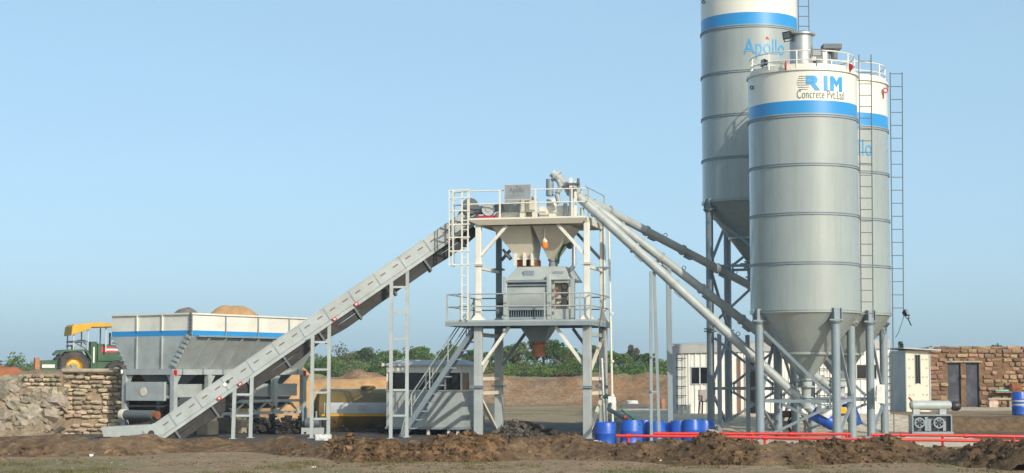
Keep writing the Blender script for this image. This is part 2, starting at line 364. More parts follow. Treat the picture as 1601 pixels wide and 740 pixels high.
while len(pts) < 5200:
    x = rr.uniform(-13, 14); y = rr.uniform(34.5, 40.5); z = berm_z(x, y); px = 800.5+x/y*FPX
    dens = clodm(px)**1.6
    if rr.random() > dens: continue
    if z < 0:
        if rr.random() > .06: continue
        pts.append((x, y, gz(x, y), rr.uniform(.015, .05))); continue
    pts.append((x, y, z, .03+.10*rr.random()**2.6))
scatter_clods('earth_clods', pts, 'clod_soil', 5, berm_c, label='loose brown earth clods scattered over the foreground berm', cat='clods')
pts = []
while len(pts) < 3500:
    x = rr.uniform(-12, 12); y = rr.uniform(31.5, 38.5)
    if berm_z(x, y) < .03: pts.append((x, y, gz(x, y), .008+.035*rr.random()**3))
scatter_clods('pebbles', pts, 'soil', 15, lambda x, y: (.26,.19,.125), label='small stones and crumbs strewn over the foreground soil', cat='pebbles')
# grass in the foreground, short dry blades
b = MB(); rr = random.Random(12)
for k in range(5200):
    x = rr.uniform(-11.5, 11.5); y = rr.uniform(32, 37.5); px = 800.5+x/y*FPX
    if berm_z(x, y) > .02 or fb(x, y, .8, 3, 77)+.4*(1-sm(-9,-1,x))-.1 < rr.uniform(-.1, .75): continue
    for i in range(9):
        a = rr.uniform(0, 6.3); xx, yy = x+rr.gauss(0,.07), y+rr.gauss(0,.07); h = rr.uniform(.02,.085); z = gz(xx, yy)-.005
        d = Vector((math.cos(a), math.sin(a), 0)); t = Vector((-d.y, d.x, 0))*.006
        b.add([Vector((xx,yy,z))-t, Vector((xx,yy,z))+t, Vector((xx,yy,z+h))+d*h*.6], [(0,1,2)])
tag(b.build('grass', 'grass_blade', smooth=0), 'short sparse grass growing on the bare foreground soil', 'grass', kind='stuff')
def stone_mesh(name, jit, m, seed, rk=.3):
    rnd = random.Random(seed); vs, fs = chunk(1, 1, 1, jit, rnd, 2, rk); b = MB(); b.add(vs, fs)
    o = b.build(name, m, smooth=0); me = o.data; bpy.data.objects.remove(o); return me
def rock(name, label, loc, s, rot, m='boulder', seed=1, cat='rock', group=None):
    vs, fs = chunk(*s, .16, random.Random(seed), 2, .35); b = MB(); b.add(vs, fs); o = b.build(name, m, smooth=0)
    o.location = loc; o.rotation_euler = rot; return tag(o, label, cat, group)
p = at(1117, 709, 37.6); rock('rock', 'flat grey rock lying on the clods of the earth berm', (p.x, p.y, berm_z(p.x, p.y)+.03), (.26,.3,.14), (.5,.2,.4), seed=4)
p = at(937, 691, 40.4); rock('rock', 'pale tan rock beside the leftmost blue drum', (p.x, p.y, max(berm_z(p.x,p.y),0)+.1), (.26,.24,.22), (.2,.1,.9), 'stone', 8)
def scrap(label, px, py, s, seed, m='white_cloth'):
    Y = 1.8*FPX/(py-HZ) if py > 705 else 39.4
    p = at(px, py, Y); vs, fs = chunk(s, s*.8, s*.35, .3, random.Random(seed), 2, .2); b = MB(); b.add(vs, fs)
    o = b.build('litter_scrap', m, smooth=0); o.location = (p.x, p.y, max(gz(p.x,p.y), berm_z(p.x,p.y))+s*.1); o.rotation_euler.z = seed; tag(o, label, 'litter', 'litter on the foreground soil')
scrap('white litter scrap on the soil below the upper red pipe, left one of a pair', 1011, 720, .05, 1)
scrap('white litter scrap on the soil below the upper red pipe, right one of a pair', 1032, 722, .07, 2)
scrap('tiny white litter scrap on the soil below the blue drums', 940, 713, .035, 3)
scrap('pale crumpled litter on the soil below the shorter conveyor trestle', 489, 728, .09, 4)
scrap('pale flat litter on the grassy soil below the stone wall', 143, 712, .12, 5)
# ---- left: raised ramp with its rubble slope
def emb_z(x, y):
    front = 54.0+.9*sm(-17, -13.8, x); n1 = fb(x, y, .7, 4, 51)
    top = 1.78+.22*sm(-16.5,-14.5,x)-.40*sm(57, 70, y)
    t = sm(front-1.9+1.6*sm(-14.3,-13.9,x), front+1.3-.9*sm(-14.3,-13.9,x), y+.25*n1)
    if x > -14.0: return (top if y > 56.0 else -.6)
    return -.1+(top+.1)*t+.10*n1*(1 if y < 58 else .4)
def emb_c(x, y): return lerp3((.25,.19,.125), (.34,.275,.19), sm(-.3,.4,fb(x, y, 1.2, 4, 55)))
emb = field('embankment', fr(-30, -20, .6)+fr(-19.8, -12.35, .12), fr(51.4, 58, .12)+fr(58.6, 84, 1.2), lambda x, y: emb_z(x, y)-3*sm(81,84,y)-2*(1-sm(-30,-29,x)), emb_c, 'clod_soil', kind='structure')
RM = [stone_mesh('rubble_stone', .2, 'boulder', i) for i in range(4)]
rr = random.Random(21)
for k in range(150):
    px = rr.uniform(-10, 118); py = rr.uniform(592, 682)
    Y = 51.6
    while Y < 57 and emb_z((px-800.5)/FPX*Y, Y) < zat(py, Y): Y += .05
    x = (px-800.5)/FPX*Y
    if x > -13.75: continue
    s = .07+.30*rr.random()**2.4+(.25 if k % 13 == 0 else 0)
    o = shared('stone', RM[k % 4], emb, (x, Y, emb_z(x, Y)-s*.10), (rr.uniform(-.7,.7), rr.uniform(-.7,.7), rr.uniform(0,6.3)), (s*rr.uniform(.9,1.6), s*rr.uniform(.8,1.3), s*rr.uniform(.5,.9)))
# retaining wall of rough stones with a concrete cap
wl = thing('retaining_wall', 'rough tan stone retaining wall with a concrete cap below the tractor', 'stone wall', (-14.06, 55.2, 0))
MB().box(-14.02, 55.26, -.1, -12.15, 55.9, 1.9).box(-15.2, 54.98, .5, -14.03, 55.9, 1.86).build('core', 'wall_mortar', wl, world=True)
SM_ = [stone_mesh('wall_stone', .17, 'stone', 30+i, .45) for i in range(8)]
def courses(parent, inv_loc, x0, x1, yf, z0, z1, hc, wmin, wmax, rnd, skip=None, meshes=SM_, dep=.22, gap=.0, wob=1.):
    z = z0; k = 0
    while z < z1-.03:
        h = hc*rnd.uniform(.85, 1.15); x = x0+rnd.uniform(-.08,.05)
        while x < x1-.05:
            w = min(rnd.uniform(wmin, wmax), x1-x)
            if w > .06 and rnd.random() > gap and not (skip and skip(x, x+w, z, z+h)):
                shared('stone', meshes[k % len(meshes)], parent, Vector((x+w/2, yf+rnd.uniform(-.03,.03)*wob, z+h/2+rnd.uniform(-.012,.012)*wob))-Vector(inv_loc), (rnd.uniform(-.05,.05)*wob, rnd.uniform(-.04,.04)*wob, rnd.uniform(-.05,.05)*wob), (w*rnd.uniform(.80,.97), dep, h*rnd.uniform(.68,.95))); k += 1
            x += w+.012
        z += h+.012
courses(wl, (-14.06,55.2,0), -14.04, -12.17, 55.24, -.05, 1.86, .122, .12, .44, random.Random(4), gap=.13, wob=1.8)
courses(wl, (-14.06,55.2,0), -15.25, -14.05, 54.95, .55, 1.86, .122, .14, .32, random.Random(5), lambda a,b,c,d: c < .55+(-14.1-a)*.75)
MB().box(-14.1, 55.0, 1.9, -12.3, 56.2, 2.03).build('cap', 'concrete', wl, world=True, bevel=.05)
def heap(name, label, cat, c, rx, ry, h, m, seed, rot=0, rough=.12, kind=None, n=40, flat=1.0):
    b = MB(); c = Vector(c); rings = 16
    b.v.append(c+Vector((0,0,h*(1+rough*fb(c.x,c.y,1,3,seed)))))
    for j in range(1, rings+1):
        t = j/rings
        for i in range(n):
            a = 2*math.pi*i/n; x, y = math.cos(a)*rx*t, math.sin(a)*ry*t
            e = 1+.18*fb(math.cos(a)*1.2, math.sin(a)*1.2, 1, 3, seed+3); x *= e; y *= e
            z = h*(1-sm(0,1,t**flat))*(1+.0)+h*rough*fb(x, y, 2.2/max(rx,.6)*1.2, 4, seed)*(1-t)
            xr, yr = x*math.cos(rot)-y*math.sin(rot), x*math.sin(rot)+y*math.cos(rot)
            b.v.append(c+Vector((xr, yr, z-.04*(j == rings))))
    for i in range(n): b.f.append((0, 1+i, 1+(i+1)%n))
    for j in range(rings-1):
        for i in range(n): k = 1+j*n; b.f.append((k+i, k+n+i, k+n+(i+1)%n, k+(i+1)%n))
    b.v = [v-c for v in b.v]
    o = b.build(name, m, smooth=180); o.location = c; return tag(o, label, cat, kind=kind)
p = at(5, 590, 66); heap('red_soil_heap', 'heap of red soil on top of the rubble embankment', 'soil heap', (p.x-.3, 66, 1.45), 1.9, 1.7, .8, 'red_soil', 3, rough=.25, flat=1.6)
p = at(462, 600, 68); heap('sand_heap', 'steep orange sand heap standing behind the aggregate bin', 'sand heap', (p.x, 68, -.05), 2.2, 2.2, 2.25, 'sand', 5, rough=.06, flat=1.0)
p = at(570, 600, 82); heap('sand_heap', 'long low orange sand heap behind the tank', 'sand heap', (p.x, 82, -.05), 5.0, 2.4, 1.75, 'sand', 6, rough=.10, flat=2.2)
p = at(1005, 615, 88); heap('soil_heap', 'low dark brown soil heap beside the sheet-metal shed', 'soil heap', (p.x, 88, -.03), 2.8, 1.6, .85, 'brown_soil', 7, rough=.2)
p = at(800, 660, 53.5); heap('rubble_heap', 'low heap of dark grey rubble beside the left tower column', 'rubble heap', (p.x+.1, 53.2, -.03), 1.2, 1.3, .40, 'gravel', 9, rough=.5, n=60)
pts = []; rr = random.Random(9)
for k in range(900):
    a, t = rr.uniform(0, 6.3), rr.random()**.6*1.5; x, y = p.x+.1+1.3*t*math.cos(a)+.5*t, 53.2+1.6*t*math.sin(a)
    pts.append((x, y, max(.40*(1-sm(0,1,t)), 0)+rr.uniform(0,.03), rr.uniform(.03,.16)*(1.1-t*.4)))
scatter_clods('broken_rubble', pts, 'clod_soil', 6, lambda x, y: (.11,.095,.08), label='dark broken rubble bits strewn round the left tower column', cat='rubble')
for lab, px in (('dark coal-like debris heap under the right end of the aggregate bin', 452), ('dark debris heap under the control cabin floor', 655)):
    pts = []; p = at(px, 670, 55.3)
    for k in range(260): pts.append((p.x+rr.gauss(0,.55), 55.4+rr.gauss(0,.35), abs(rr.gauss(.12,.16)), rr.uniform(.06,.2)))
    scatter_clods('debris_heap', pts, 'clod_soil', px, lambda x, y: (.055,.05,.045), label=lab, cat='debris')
# ================================================================ SILOS
def on_cyl(mb, Rr, phi0, z0, lift=.012):
    """wrap a flat text mesh round a silo; phi measured from -Y towards +X"""
    for i, v in enumerate(mb.v):
        a = phi0+v.x/Rr; mb.v[i] = Vector(((Rr+lift)*math.sin(a), -(Rr+lift)*math.cos(a), z0+v.y))
    return mb
def width(mb): return max(v.x for v in mb.v)-min(v.x for v in mb.v)
def fit(mb, w, h):
    x0 = min(v.x for v in mb.v); y0 = min(v.y for v in mb.v); sx = w/width(mb); sy = h/(max(v.y for v in mb.v)-y0)
    mb.v = [Vector(((v.x-x0)*sx, (v.y-y0)*sy, 0)) for v in mb.v]; return mb
def silo(label, cx, cy, Rr, z0, z1, zw, zb0, zb1, seams, ztip, legs=(203,293,23,113), tall=False, leg_out=1.0):
    t = thing('cement_silo', label, 'silo', (cx, cy, 0), group='cement silos of the plant')
    N = 96
    MB().lathe([(Rr, z0), (Rr, zb0)], n=N).build('shell', 'silo_grey', t)
    MB().lathe([(Rr, zb0), (Rr, zb1)], n=N).build('blue_stripe', 'blue_paint', t)
    MB().lathe([(Rr, zb1), (Rr, z1)], n=N).build('white_top_band', 'silo_white', t)
    MB().lathe([(Rr+.005, z1), (Rr-.1, z1+.05), (.3, z1+.22), (0.001, z1+.22)], n=N).build('roof', 'silo_white', t)
    for zs in seams+[z0]:
        m = MB()
        for dz in (-.03, .03): m.lathe([(Rr-.01, zs+dz-.011), (Rr+.03, zs+dz-.009), (Rr+.03, zs+dz+.009), (Rr-.01, zs+dz+.011)], n=N, closed=True)
        m.lathe([(Rr-.01, zs-.02), (Rr+.012, zs-.02), (Rr+.012, zs+.02), (Rr-.01, zs+.02)], n=N, closed=True)
        m.build('seam_ring', 'leg_grey' if zs > z0 else 'silo_grey', t)
    MB().lathe([(Rr-.02, z1-.05), (Rr+.05, z1-.04), (Rr+.05, z1+.03), (Rr-.02, z1+.03)], n=N, closed=True).build('rim', 'silo_white', t)
    zc = z0-(z0-ztip)*.62; rc = Rr-(Rr-.17)*.62
    cone = MB().lathe([(Rr, z0-.03), (rc, zc), (.17, ztip)], n=N).build('cone', 'silo_grey', t)
    MB().lathe([(rc-.02, zc-.035), (rc+.04, zc-.035), (rc+.04, zc+.035), (rc-.02, zc+.035)], n=N, closed=True).build('cone_ring', 'silo_grey', cone)
    v = MB().lathe([(.16, ztip), (.24, ztip-.01), (.24, ztip-.05), (.17, ztip-.06), (.17, ztip-.2), (.25, ztip-.21), (.25, ztip-.25), (.15, ztip-.26), (.13, ztip-.5), (.2, ztip-.51), (.2, ztip-.55), (.14, ztip-.56), (.14, ztip-.85)], n=20).build('outlet_valve', 'grey_paint', t)
    MB().box(-.36, -.08, ztip-.2, -.15, .06, ztip-.08).tube((-.3,-.1,ztip-.16), (-.3,-.3,ztip-.16), .05).build('actuator', 'dark_grey_paint', v)
    for a in (197, 20, 110):       # small lugs on the shell
        x, y = Rr*math.cos(R(a)), Rr*math.sin(R(a)); m = MB()
        m.lathe([(.03,-.012),(.06,-.012),(.06,.012),(.03,.012)], (0,0,0), 10, 'x', True); m.xf(Matrix.Translation((x*1.03, y*1.03, z1-.36)) @ Matrix.Rotation(R(a+90), 4, 'Z')); m.build('lifting_eye', 'black_metal', t)
    # roof railing
    rail = MB()
    for zz in (z1+.27, z1+.53):
        rail.lathe([(Rr-.06+.018*math.cos(k*math.pi/3), zz+.018*math.sin(k*math.pi/3)) for k in range(6)], n=64, closed=True)
    rl = rail.build('guard_rail', 'white_paint', t)
    MB().lathe([(Rr-.075, z1+.05), (Rr-.06, z1+.05), (Rr-.06, z1+.16), (Rr-.075, z1+.16)], n=64, closed=True).build('toe_board', 'white_paint', rl)
    for k in range(11):
        a = R(255+k*360/11); x, y = (Rr-.06)*math.cos(a), (Rr-.06)*math.sin(a)
        MB().beam((x,y,z1), (x,y,z1+.545), .035).build('post', 'white_paint', rl)
    # legs
    LR = (Rr-.02)*leg_out; P = [Vector((LR*math.cos(R(a)), LR*math.sin(R(a)), 0)) for a in legs]
    for p, a in zip(P, legs):
        q = p.copy(); l = MB().tube((p.x,p.y,.0), (p.x,p.y,z0-.3), .12, n=20).build('leg', 'leg_grey', t)
        u = Vector((math.cos(R(a)), math.sin(R(a)), 0)); w = Vector((-u.y, u.x, 0))
        hb = MB().beam(p+Vector((0,0,z0-.27)), p+Vector((0,0,z0-.23)), .36)
        for s in (-1, 1): hb.prism([p+w*s*.12-u*.1+Vector((0,0,z0-.23)), p+w*s*.12+u*.14+Vector((0,0,z0-.23)), p+w*s*.12+u*.13+Vector((0,0,z0+.08)), p+w*s*.12-u*.1+Vector((0,0,z0+.08))], w*.02)
        hb.prism([p-w*.119+u*.06+Vector((0,0,z0-.23)), p+w*.119+u*.06+Vector((0,0,z0-.23)), p+w*.119+u*.06+Vector((0,0,z0+.08)), p-w*.119+u*.06+Vector((0,0,z0+.08))], u*.015)
        hb.lathe([(.128, z0-.36), (.19, z0-.29), (.19, z0-.27), (.128, z0-.27)], p, 12, closed=True)
        hb.build('bracket', 'leg_grey', l)
        MB().box(p.x-.22, p.y-.22, -.02, p.x+.22, p.y+.22, .025).build('base_plate', 'leg_grey', l)
        if tall:
            MB().lathe([(.12,3.2),(.2,3.2),(.2,3.24),(.12,3.24)], p, 16, closed=True).lathe([(.12,3.28),(.2,3.28),(.2,3.32),(.12,3.32)], p, 16, closed=True).build('flange', 'leg_grey', l)
    for i in range(4):
        p, q = P[i], P[(i+1)%4]; Z = lambda v, z: Vector((v.x, v.y, z)); d = (q-p).normalized()*.14
        lv = [(1.1, z0-.55, .1)] if not tall else [(5.3, z0-.55, 3.5), (1.4, 3.0, .15)]
        for zh, zt, zl in lv:
            MB().beam(Z(p+d, zh), Z(q-d, zh), .085).build('brace', 'leg_grey', t)
            MB().beam(Z(p+d, zt), Z(q-d, zh+.12), .075).build('brace', 'leg_grey', t)
            MB().beam(Z(q-d, zh-.12), Z(p+d, zl), .075).build('brace', 'leg_grey', t)
            MB().beam(Z(q-d*1.3, zh-.2), Z(q-d*1.3, zh+.22), .19, .02, up=d).build('gusset', 'leg_grey', t)
    return t
def ladder(parent, x0, x1, y, z0, z1, step, m, lean=0, r=.016, zl=None):
    b = MB().tube((x0,y,zl if zl is not None else z0), (x0-lean,y,z1), r, n=6).tube((x1+lean*.3,y,z0), (x1-lean,y,z1), r, n=6)
    l = b.build('ladder', m, parent); z = z0+.12
    while z < z1:
        k = (z-z0)/(z1-z0); MB().tube((x0-lean*k,y,z), (x1+lean*.3-lean*1.3*k,y,z), r*.8, n=6).build('rung', m, l); z += step
    return l
# --- front silo
Y1 = 50.0; cx1 = at(1256.5, 300, Y1).x; R1 = 1.545; z = lambda p: zat(p, Y1)
s1 = silo('front cement silo with blue lettering on its white top band', cx1, Y1, R1, z(489), z(122), z(190), z(189), z(170), [z(192.5), z(266.5), z(341), z(416)], z(592))
ladder(s1, R1+.04, R1+.39, -.05, z(497), z(86), .33, 'dark_grey_paint', -.05)
PH = math.atan(cx1/Y1)
def glyphs(w, h):
    s = .115; g = []        # R, I, M as flat strokes
    r = MB(); rad = h*.29; cxr = .20; czr = h-rad; q = []
    for k in range(9):
        a = math.pi/2-math.pi*k/8; q.append((cxr+rad*math.cos(a), czr+rad*math.sin(a), cxr+(rad-s)*math.cos(a), czr+(rad-s)*math.sin(a)))
    for k in range(8):
        a, b = q[k], q[k+1]; r.add([(a[0],a[1],0),(b[0],b[1],0),(b[2],b[3],0),(a[2],a[3],0)], [(0,1,2,3)])
    for z_ in (h-s, h-2*rad): r.add([(0,z_,0),(cxr,z_,0),(cxr,z_+s,0),(0,z_+s,0)], [(0,1,2,3)])
    r.add([(.12,h-2*rad,0),(.27,h-2*rad,0),(.40,0,0),(.25,0,0)], [(0,1,2,3)])
    g.append(r); x = .50; g.append(MB().add([(x,0,0),(x+s,0,0),(x+s,h,0),(x,h,0)], [(0,1,2,3)])); x = .70; m = .41; b = MB()
    b.add([(x,0,0),(x+s,0,0),(x+s,h,0),(x,h,0)], [(0,1,2,3)]); b.add([(x+m-s,0,0),(x+m,0,0),(x+m,h,0),(x+m-s,h,0)], [(0,1,2,3)])
    b.add([(x+s,h,0),(x+s,h-.17,0),(x+m/2,h*.28,0),(x+m/2,h*.28+.16,0)], [(0,1,2,3)]); b.add([(x+m-s,h,0),(x+m-s,h-.17,0),(x+m/2,h*.28,0),(x+m/2,h*.28+.16,0)], [(0,1,2,3)]); g.append(b)
    return g
for tw in glyphs(1.0, .42): on_cyl(tw, R1, R(-5.5), zat(142, 48.5)); tw.build('letter', 'text_blue', s1)
tw = fit(text_mesh('Concrete Pvt.Ltd', 1, 0, 1.1), 1.42, .24); on_cyl(tw, R1, R(-15), zat(157, 48.5)+.05); tw.build('lettering', 'text_grey', s1)
lines = MB()
for k in range(7):
    zz = zat(140, 48.5)+k*.062; x0 = .02*abs(k-3); x1 = .30+.05*math.sin(k*.9)
    vs = [(x, zz-.012+s*.02*(1-x/x1*.4)) for s in (0, 1) for x in (x0, (x0+x1)/2, x1)]
    m = MB(); m.v = [Vector((x, y, 0)) for x, y in vs]; m.f = [(0,1,4,3),(1,2,5,4)]; on_cyl(m, R1, R(-15), 0); lines.add(m.v, m.f)
lines.build('emblem', 'text_grey', s1)
for a in (R(-25), R(47)):
    x, y = math.sin(a), -math.cos(a); c = Vector((x*(R1+.03), y*(R1+.03), 0)); w = Vector((x, y, 0))
    MB().prism([c+Vector((0,0,z1_)) for z1_ in ()] or [c+Vector((0,0,z(112)+.05)), c+w*.13+Vector((0,0,z(112)-.02)), c+w*.13+Vector((0,0,z(112)-.1)), c+Vector((0,0,z(112)-.24))], Vector((-y*-1, x*-1, 0))*.03).build('corner_lug', 'sign_red', s1)
def filt(parent, x, y, zb, r, h, lid=True):
    f = MB().lathe([(r, zb), (r, zb+h*.25), (r*1.06, zb+h*.25), (r*1.06, zb+h*.28), (r, zb+h*.28), (r, zb+h)], (x,y,0), 28).build('dust_filter', 'stainless', parent)
    if lid: MB().lathe([(r*1.25, zb+h), (r*1.25, zb+h+.05), (r*.6, zb+h+.12), (.001, zb+h+.12)], (x,y,0), 28).build('lid', 'stainless', f)
    return f
zr = z(122)
filt(s1, .0, .1, zr+.1, .33, 1.15)
fv = filt(s1, .62, .25, zr+.1, .24, .66, False)
MB().box(.25, .0, zr+.765, 1.0, .55, zr+.83).box(.62, -.05, zr+.85, 1.15, .42, zr+.99).tube((.95,.1,zr+.58), (.95,.1,zr+.76), .1).build('relief_valve', 'dark_grey_paint', fv)
MB().box(.22,.1,zr+.52,.5,.4,zr+.64).build('valve_arm', 'stainless', fv)
MB().box(-.95,-.3,zr+.1,-.35,.4,zr+.32).box(-.3,.5,zr+.1,1.2,.9,zr+.35).build('roof_hatch', 'silo_white', s1)
def floodlight(label, loc, rz, tilt, s=1., pole=0, group='floodlights on the silos'):
    t = thing('floodlight', label, 'floodlight', loc, rz, group); t.rotation_euler.x = tilt
    MB().frustum(-.17*s,.17*s,-.12*s,.12*s,0, -.17*s,.17*s,-.12*s,.12*s,0).xf(Matrix()) if 0 else None
    MB().add([(-.18*s,-.06*s,-.13*s),(.18*s,-.06*s,-.13*s),(.18*s,-.06*s,.13*s),(-.18*s,-.06*s,.13*s),(-.12*s,.1*s,-.08*s),(.12*s,.1*s,-.08*s),(.12*s,.1*s,.08*s),(-.12*s,.1*s,.08*s)],
        [(0,1,2,3),(7,6,5,4),(0,4,5,1),(1,5,6,2),(2,6,7,3),(3,7,4,0)]).build('housing', 'black_metal', t)
    MB().box(-.14*s,-.068*s,-.095*s,.14*s,-.062*s,.095*s).build('lens', 'lamp_glass', t)
    MB().beam((-.2*s,.02*s,-.02),(-.2*s,.02*s,-.2*s),.02).beam((.2*s,.02*s,-.02),(.2*s,.02*s,-.2*s),.02).beam((-.2*s,.02*s,-.2*s),(.2*s,.02*s,-.2*s),.02).beam((0,.02*s,-.2*s),(0,.02*s,-.2*s-pole),.03).build('yoke', 'black_metal', t)
    return t
floodlight('black floodlight on the tall dust filter, facing the camera side, tilted at its top', (cx1-.42, Y1-.12, zr+1.22), R(-50), R(12), .85)
floodlight('black square floodlight with pale lens beside the middle of the front silo guard rail', (cx1+.16, Y1-1.45, zr+.45), R(4), R(-6), .85, .2)
floodlight('small black floodlight low behind the guard rail at the front silo roof edge', (cx1-1.2, Y1-.75, zr+.3), R(-75), 0, .75, .1)
# --- tall silo behind, its top out of the frame
Y2 = 56.7; cx2 = at(1172.5, 200, Y2).x; R2 = 1.56; z = lambda p: zat(p, Y2)
s2 = silo('tallest cement silo, rising out of the frame on high legs', cx2, Y2, R2, z(318), z(-9), z(34), z(52), z(34), [z(55), z(123), z(188.5), z(253.5)], z(408), tall=True)
ladder(s2, R2+.06, R2+.40, -.05, z(330), z(-40), .33, 'dark_grey_paint')
filt(s2, -.1, .1, z(-9)+.1, .27, .98)
def apollo(parent, Rr, ph0, zb, w, h):
    tx = fit(text_mesh('Apollo', 1, .0, 1.0), w, h); on_cyl(tx, Rr, ph0, zb-h*.22); tx.build('lettering', 'text_blue', parent)
    m = MB(); m.v = [Vector((w*.50, h*.98, 0)), Vector((w*.60, h*.98, 0)), Vector((w*.53, h*1.13, 0))]; m.f = [(0,1,2)]
    on_cyl(m, Rr, ph0, zb-h*.22); m.build('emblem', 'sign_red', parent)
    m = MB(); n = 10
    m.v = [Vector((w*(.02+.5*k/n), h*(.30+.10*math.sin(k/n*6)+.035*s*math.sin(math.pi*k/n)), 0)) for s in (0, 1) for k in range(n+1)]
    m.f = [(k, k+1, n+2+k, n+1+k) for k in range(n)]; on_cyl(m, Rr, ph0, zb-h*.22, .016); m.build('swoosh', 'silo_grey', parent)
    tx = fit(text_mesh('SOLUTIONS', 1, 0, 1.1), w*.32, h*.12); on_cyl(tx, Rr, ph0+w*.66/Rr, zb-h*.42); tx.build('lettering', 'text_grey', parent)
apollo(s2, R2, R(-14), zat(86, Y2-1.5), 1.40, .66)
# --- right silo, partly hidden
Y3 = 53.4; cx3 = at(1309, 300, Y3).x; R3 = 1.55; z = lambda p: zat(p, Y3)
s3 = silo('right cement silo, partly hidden behind the front silo', cx3, Y3, R3, z(492.5), z(136), z(205), z(206), z(187), [z(209), z(277), z(348.5), z(420)], z(592), leg_out=1.04)
ladder(s3, R3+.05, R3+.42, -.05, z(488), z(114), .40, 'dark_grey_paint', -.07, zl=.05)
filt(s3, -.1, .1, z(136)+.1, .25, .5)
apollo(s3, R3, R(31.5)-1.40/R3, zat(246, Y3-1.2), 1.40, .66)
for a in (R(52),):
    x, y = math.sin(a), -math.cos(a); c = Vector((x*(R3+.03), y*(R3+.03), z(150))); w = Vector((x, y, 0))
    m = MB(); m.lathe([(.05,-.015),(.09,-.015),(.09,.015),(.05,.015)], (0,0,0), 12, 'y', True); m.v = [v+c+w*.08 for v in m.v]
    m.prism([c, c+w*.03, c+w*.03+Vector((0,0,-.24)), c+Vector((0,0,-.24))], (0,.03,0)); m.build('corner_lug', 'sign_red', s3)
floodlight('black floodlight hanging on a wire at the foot of the right silo ladder', (at(1416.5,490,53.3).x, 53.3, zat(490,53.3)), R(60), R(-25), .8, .25)
wire = MB(); pp = [at(1400,528,53.3), at(1404,522,53.3), at(1409,508,53.3), at(1413,495,53.3), at(1414,486,53.3)]; wire.pipe(pp, .009, 5)
tag(wire.build('cable', 'black_metal'), 'thin cable drooping from the floodlight to the right silo leg', 'cable')
# ================================================================ SCREW CONVEYORS
def screw(label, p, q, r, motor=True, hats=5):
    p, q = Vector(p), Vector(q); t = thing('screw_conveyor', label, 'screw conveyor', q, group='screw conveyors from silos to tower')
    d = (q-p); L = d.length; d.normalize(); side = d.cross(Vector((0,0,1))).normalized(); up = side.cross(d)
    MB().tube(p, q, r, n=20).build('tube', 'grey_paint', t, world=True)
    k = 1
    while k*1.55 < L-.3:
        c = p+d*k*1.55; MB().tube(c-d*.035, c-d*.005, r*1.28, n=20).tube(c+d*.005, c+d*.035, r*1.28, n=20).build('flange', 'grey_paint', t, world=True)
        c2 = c+d*.28; MB().beam(c2-up*(r+.02)-d*.13, c2-up*(r+.02)+d*.13, r*1.1, .05, up=up).build('hatch', 'leg_grey', t, world=True)
        if k % 2 == 0:
            c3 = c+d*.75+up*(r+.05); MB().lathe([(.045,-.01),(.065,-.01),(.065,.01),(.045,.01)], c3, 10, 'y', True).build('lifting_eye', 'dark_grey_paint', t, world=True)
        k += 1
    if motor:
        m = MB().tube(p-d*.05, p+d*.02, r*1.35, n=20).tube(p-d*.16, p-d*.051, r*.95, n=18).build('end_housing', 'grey_paint', t, world=True)
    MB().tube(q-d*.02, q+d*.03, r*1.25, n=20).build('end_cap', 'grey_paint', t, world=True)
    return t
q1 = Vector((cx1, Y1, zat(640, Y1)+.0))
sc1 = screw('front pale screw conveyor tube, rising from the front silo to the tower top', at(870, 276, 50.9), q1+Vector((.25,0,-.12)), .135)
g = at(866, 280, 50.9)
MB().tube(g+Vector((-.12,.05,.0)), g+Vector((-.12,.05,-.5)), .11, n=16).build('motor', 'leg_grey', sc1, world=True)
MB().pipe([g+Vector((.12,-.12,-.05)), g+Vector((.2,-.15,-.25)), g+Vector((.08,-.15,-.45)), g+Vector((.15,-.12,-.75))], .075, 12).build('discharge_sleeve', 'grey_paint', sc1, world=True)
sc2 = screw('middle screw conveyor tube, running under the upper one towards the right silo', at(906, 305, 51.6), Vector((cx3+.1, Y3, zat(622, Y3))), .13)
sc3 = screw('upper dark screw conveyor tube, ending at the tallest silo', at(893, 299, 52.4), Vector((cx2+.15, Y2, zat(452, Y2))), .13)
def post_pair(label, pts, name='support_post', w=.11):
    base = pts[0][1]; t = thing(name, label, 'support', (base[0], base[1], gz(base[0], base[1])))
    for a, b in pts: MB().beam(a, b, w).build('post', 'leg_grey', t, world=True)
    return t
def foot(px, Y): x = (px-800.5)/FPX*Y; return Vector((x, Y, gz(x, Y)-.03))
def on_line(p, q, px):
    """point of segment p-q that projects to photo column px"""
    p, q = Vector(p), Vector(q)
    for k in range(2001):
        r_ = p.lerp(q, k/2000)
        if 800.5+FPX*r_.x/(r_.y*math.cos(PITCH)+(r_.z-CAMZ)*math.sin(PITCH)) >= px: return r_
    return q
a1 = on_line(at(870, 276, 50.9), q1, 1020); a1.z -= .16
t = post_pair('tall narrow two-legged trestle holding the front screw conveyor', [(a1+Vector((-.05,0,0)), foot(1017, a1.y-.1)), (a1+Vector((.05,.05,0)), foot(1030, a1.y+.15))], 'screw_trestle', .085)
for zz, px0, px1 in ((2.35,1017,1024),(1.35,1017,1026.5)): MB().beam(at(px0,zat(0,1) and 588-(zz-1.8)/50.4*FPX,50.4), at(px1,588-(zz-1.8)/50.4*FPX,50.55), .05).build('rung', 'leg_grey', t, world=True)
a2 = on_line(at(906, 305, 51.6), (cx3, Y3, zat(622,Y3)), 1045); 
post_pair('single grey post holding the middle screw conveyor', [(a2+Vector((0,0,-.14)), foot(1047, a2.y))], 'screw_post', .15)
for px, top, lab in ((1124, 522, 'slim grey post between the front legs of the tallest silo'), (1168, 524, 'slim grey post just beside the front silo left leg')):
    p = foot(px, 52.2); post_pair(lab, [(Vector((p.x, 52.2, zat(top, 52.2))), p)], 'support_post', .12)
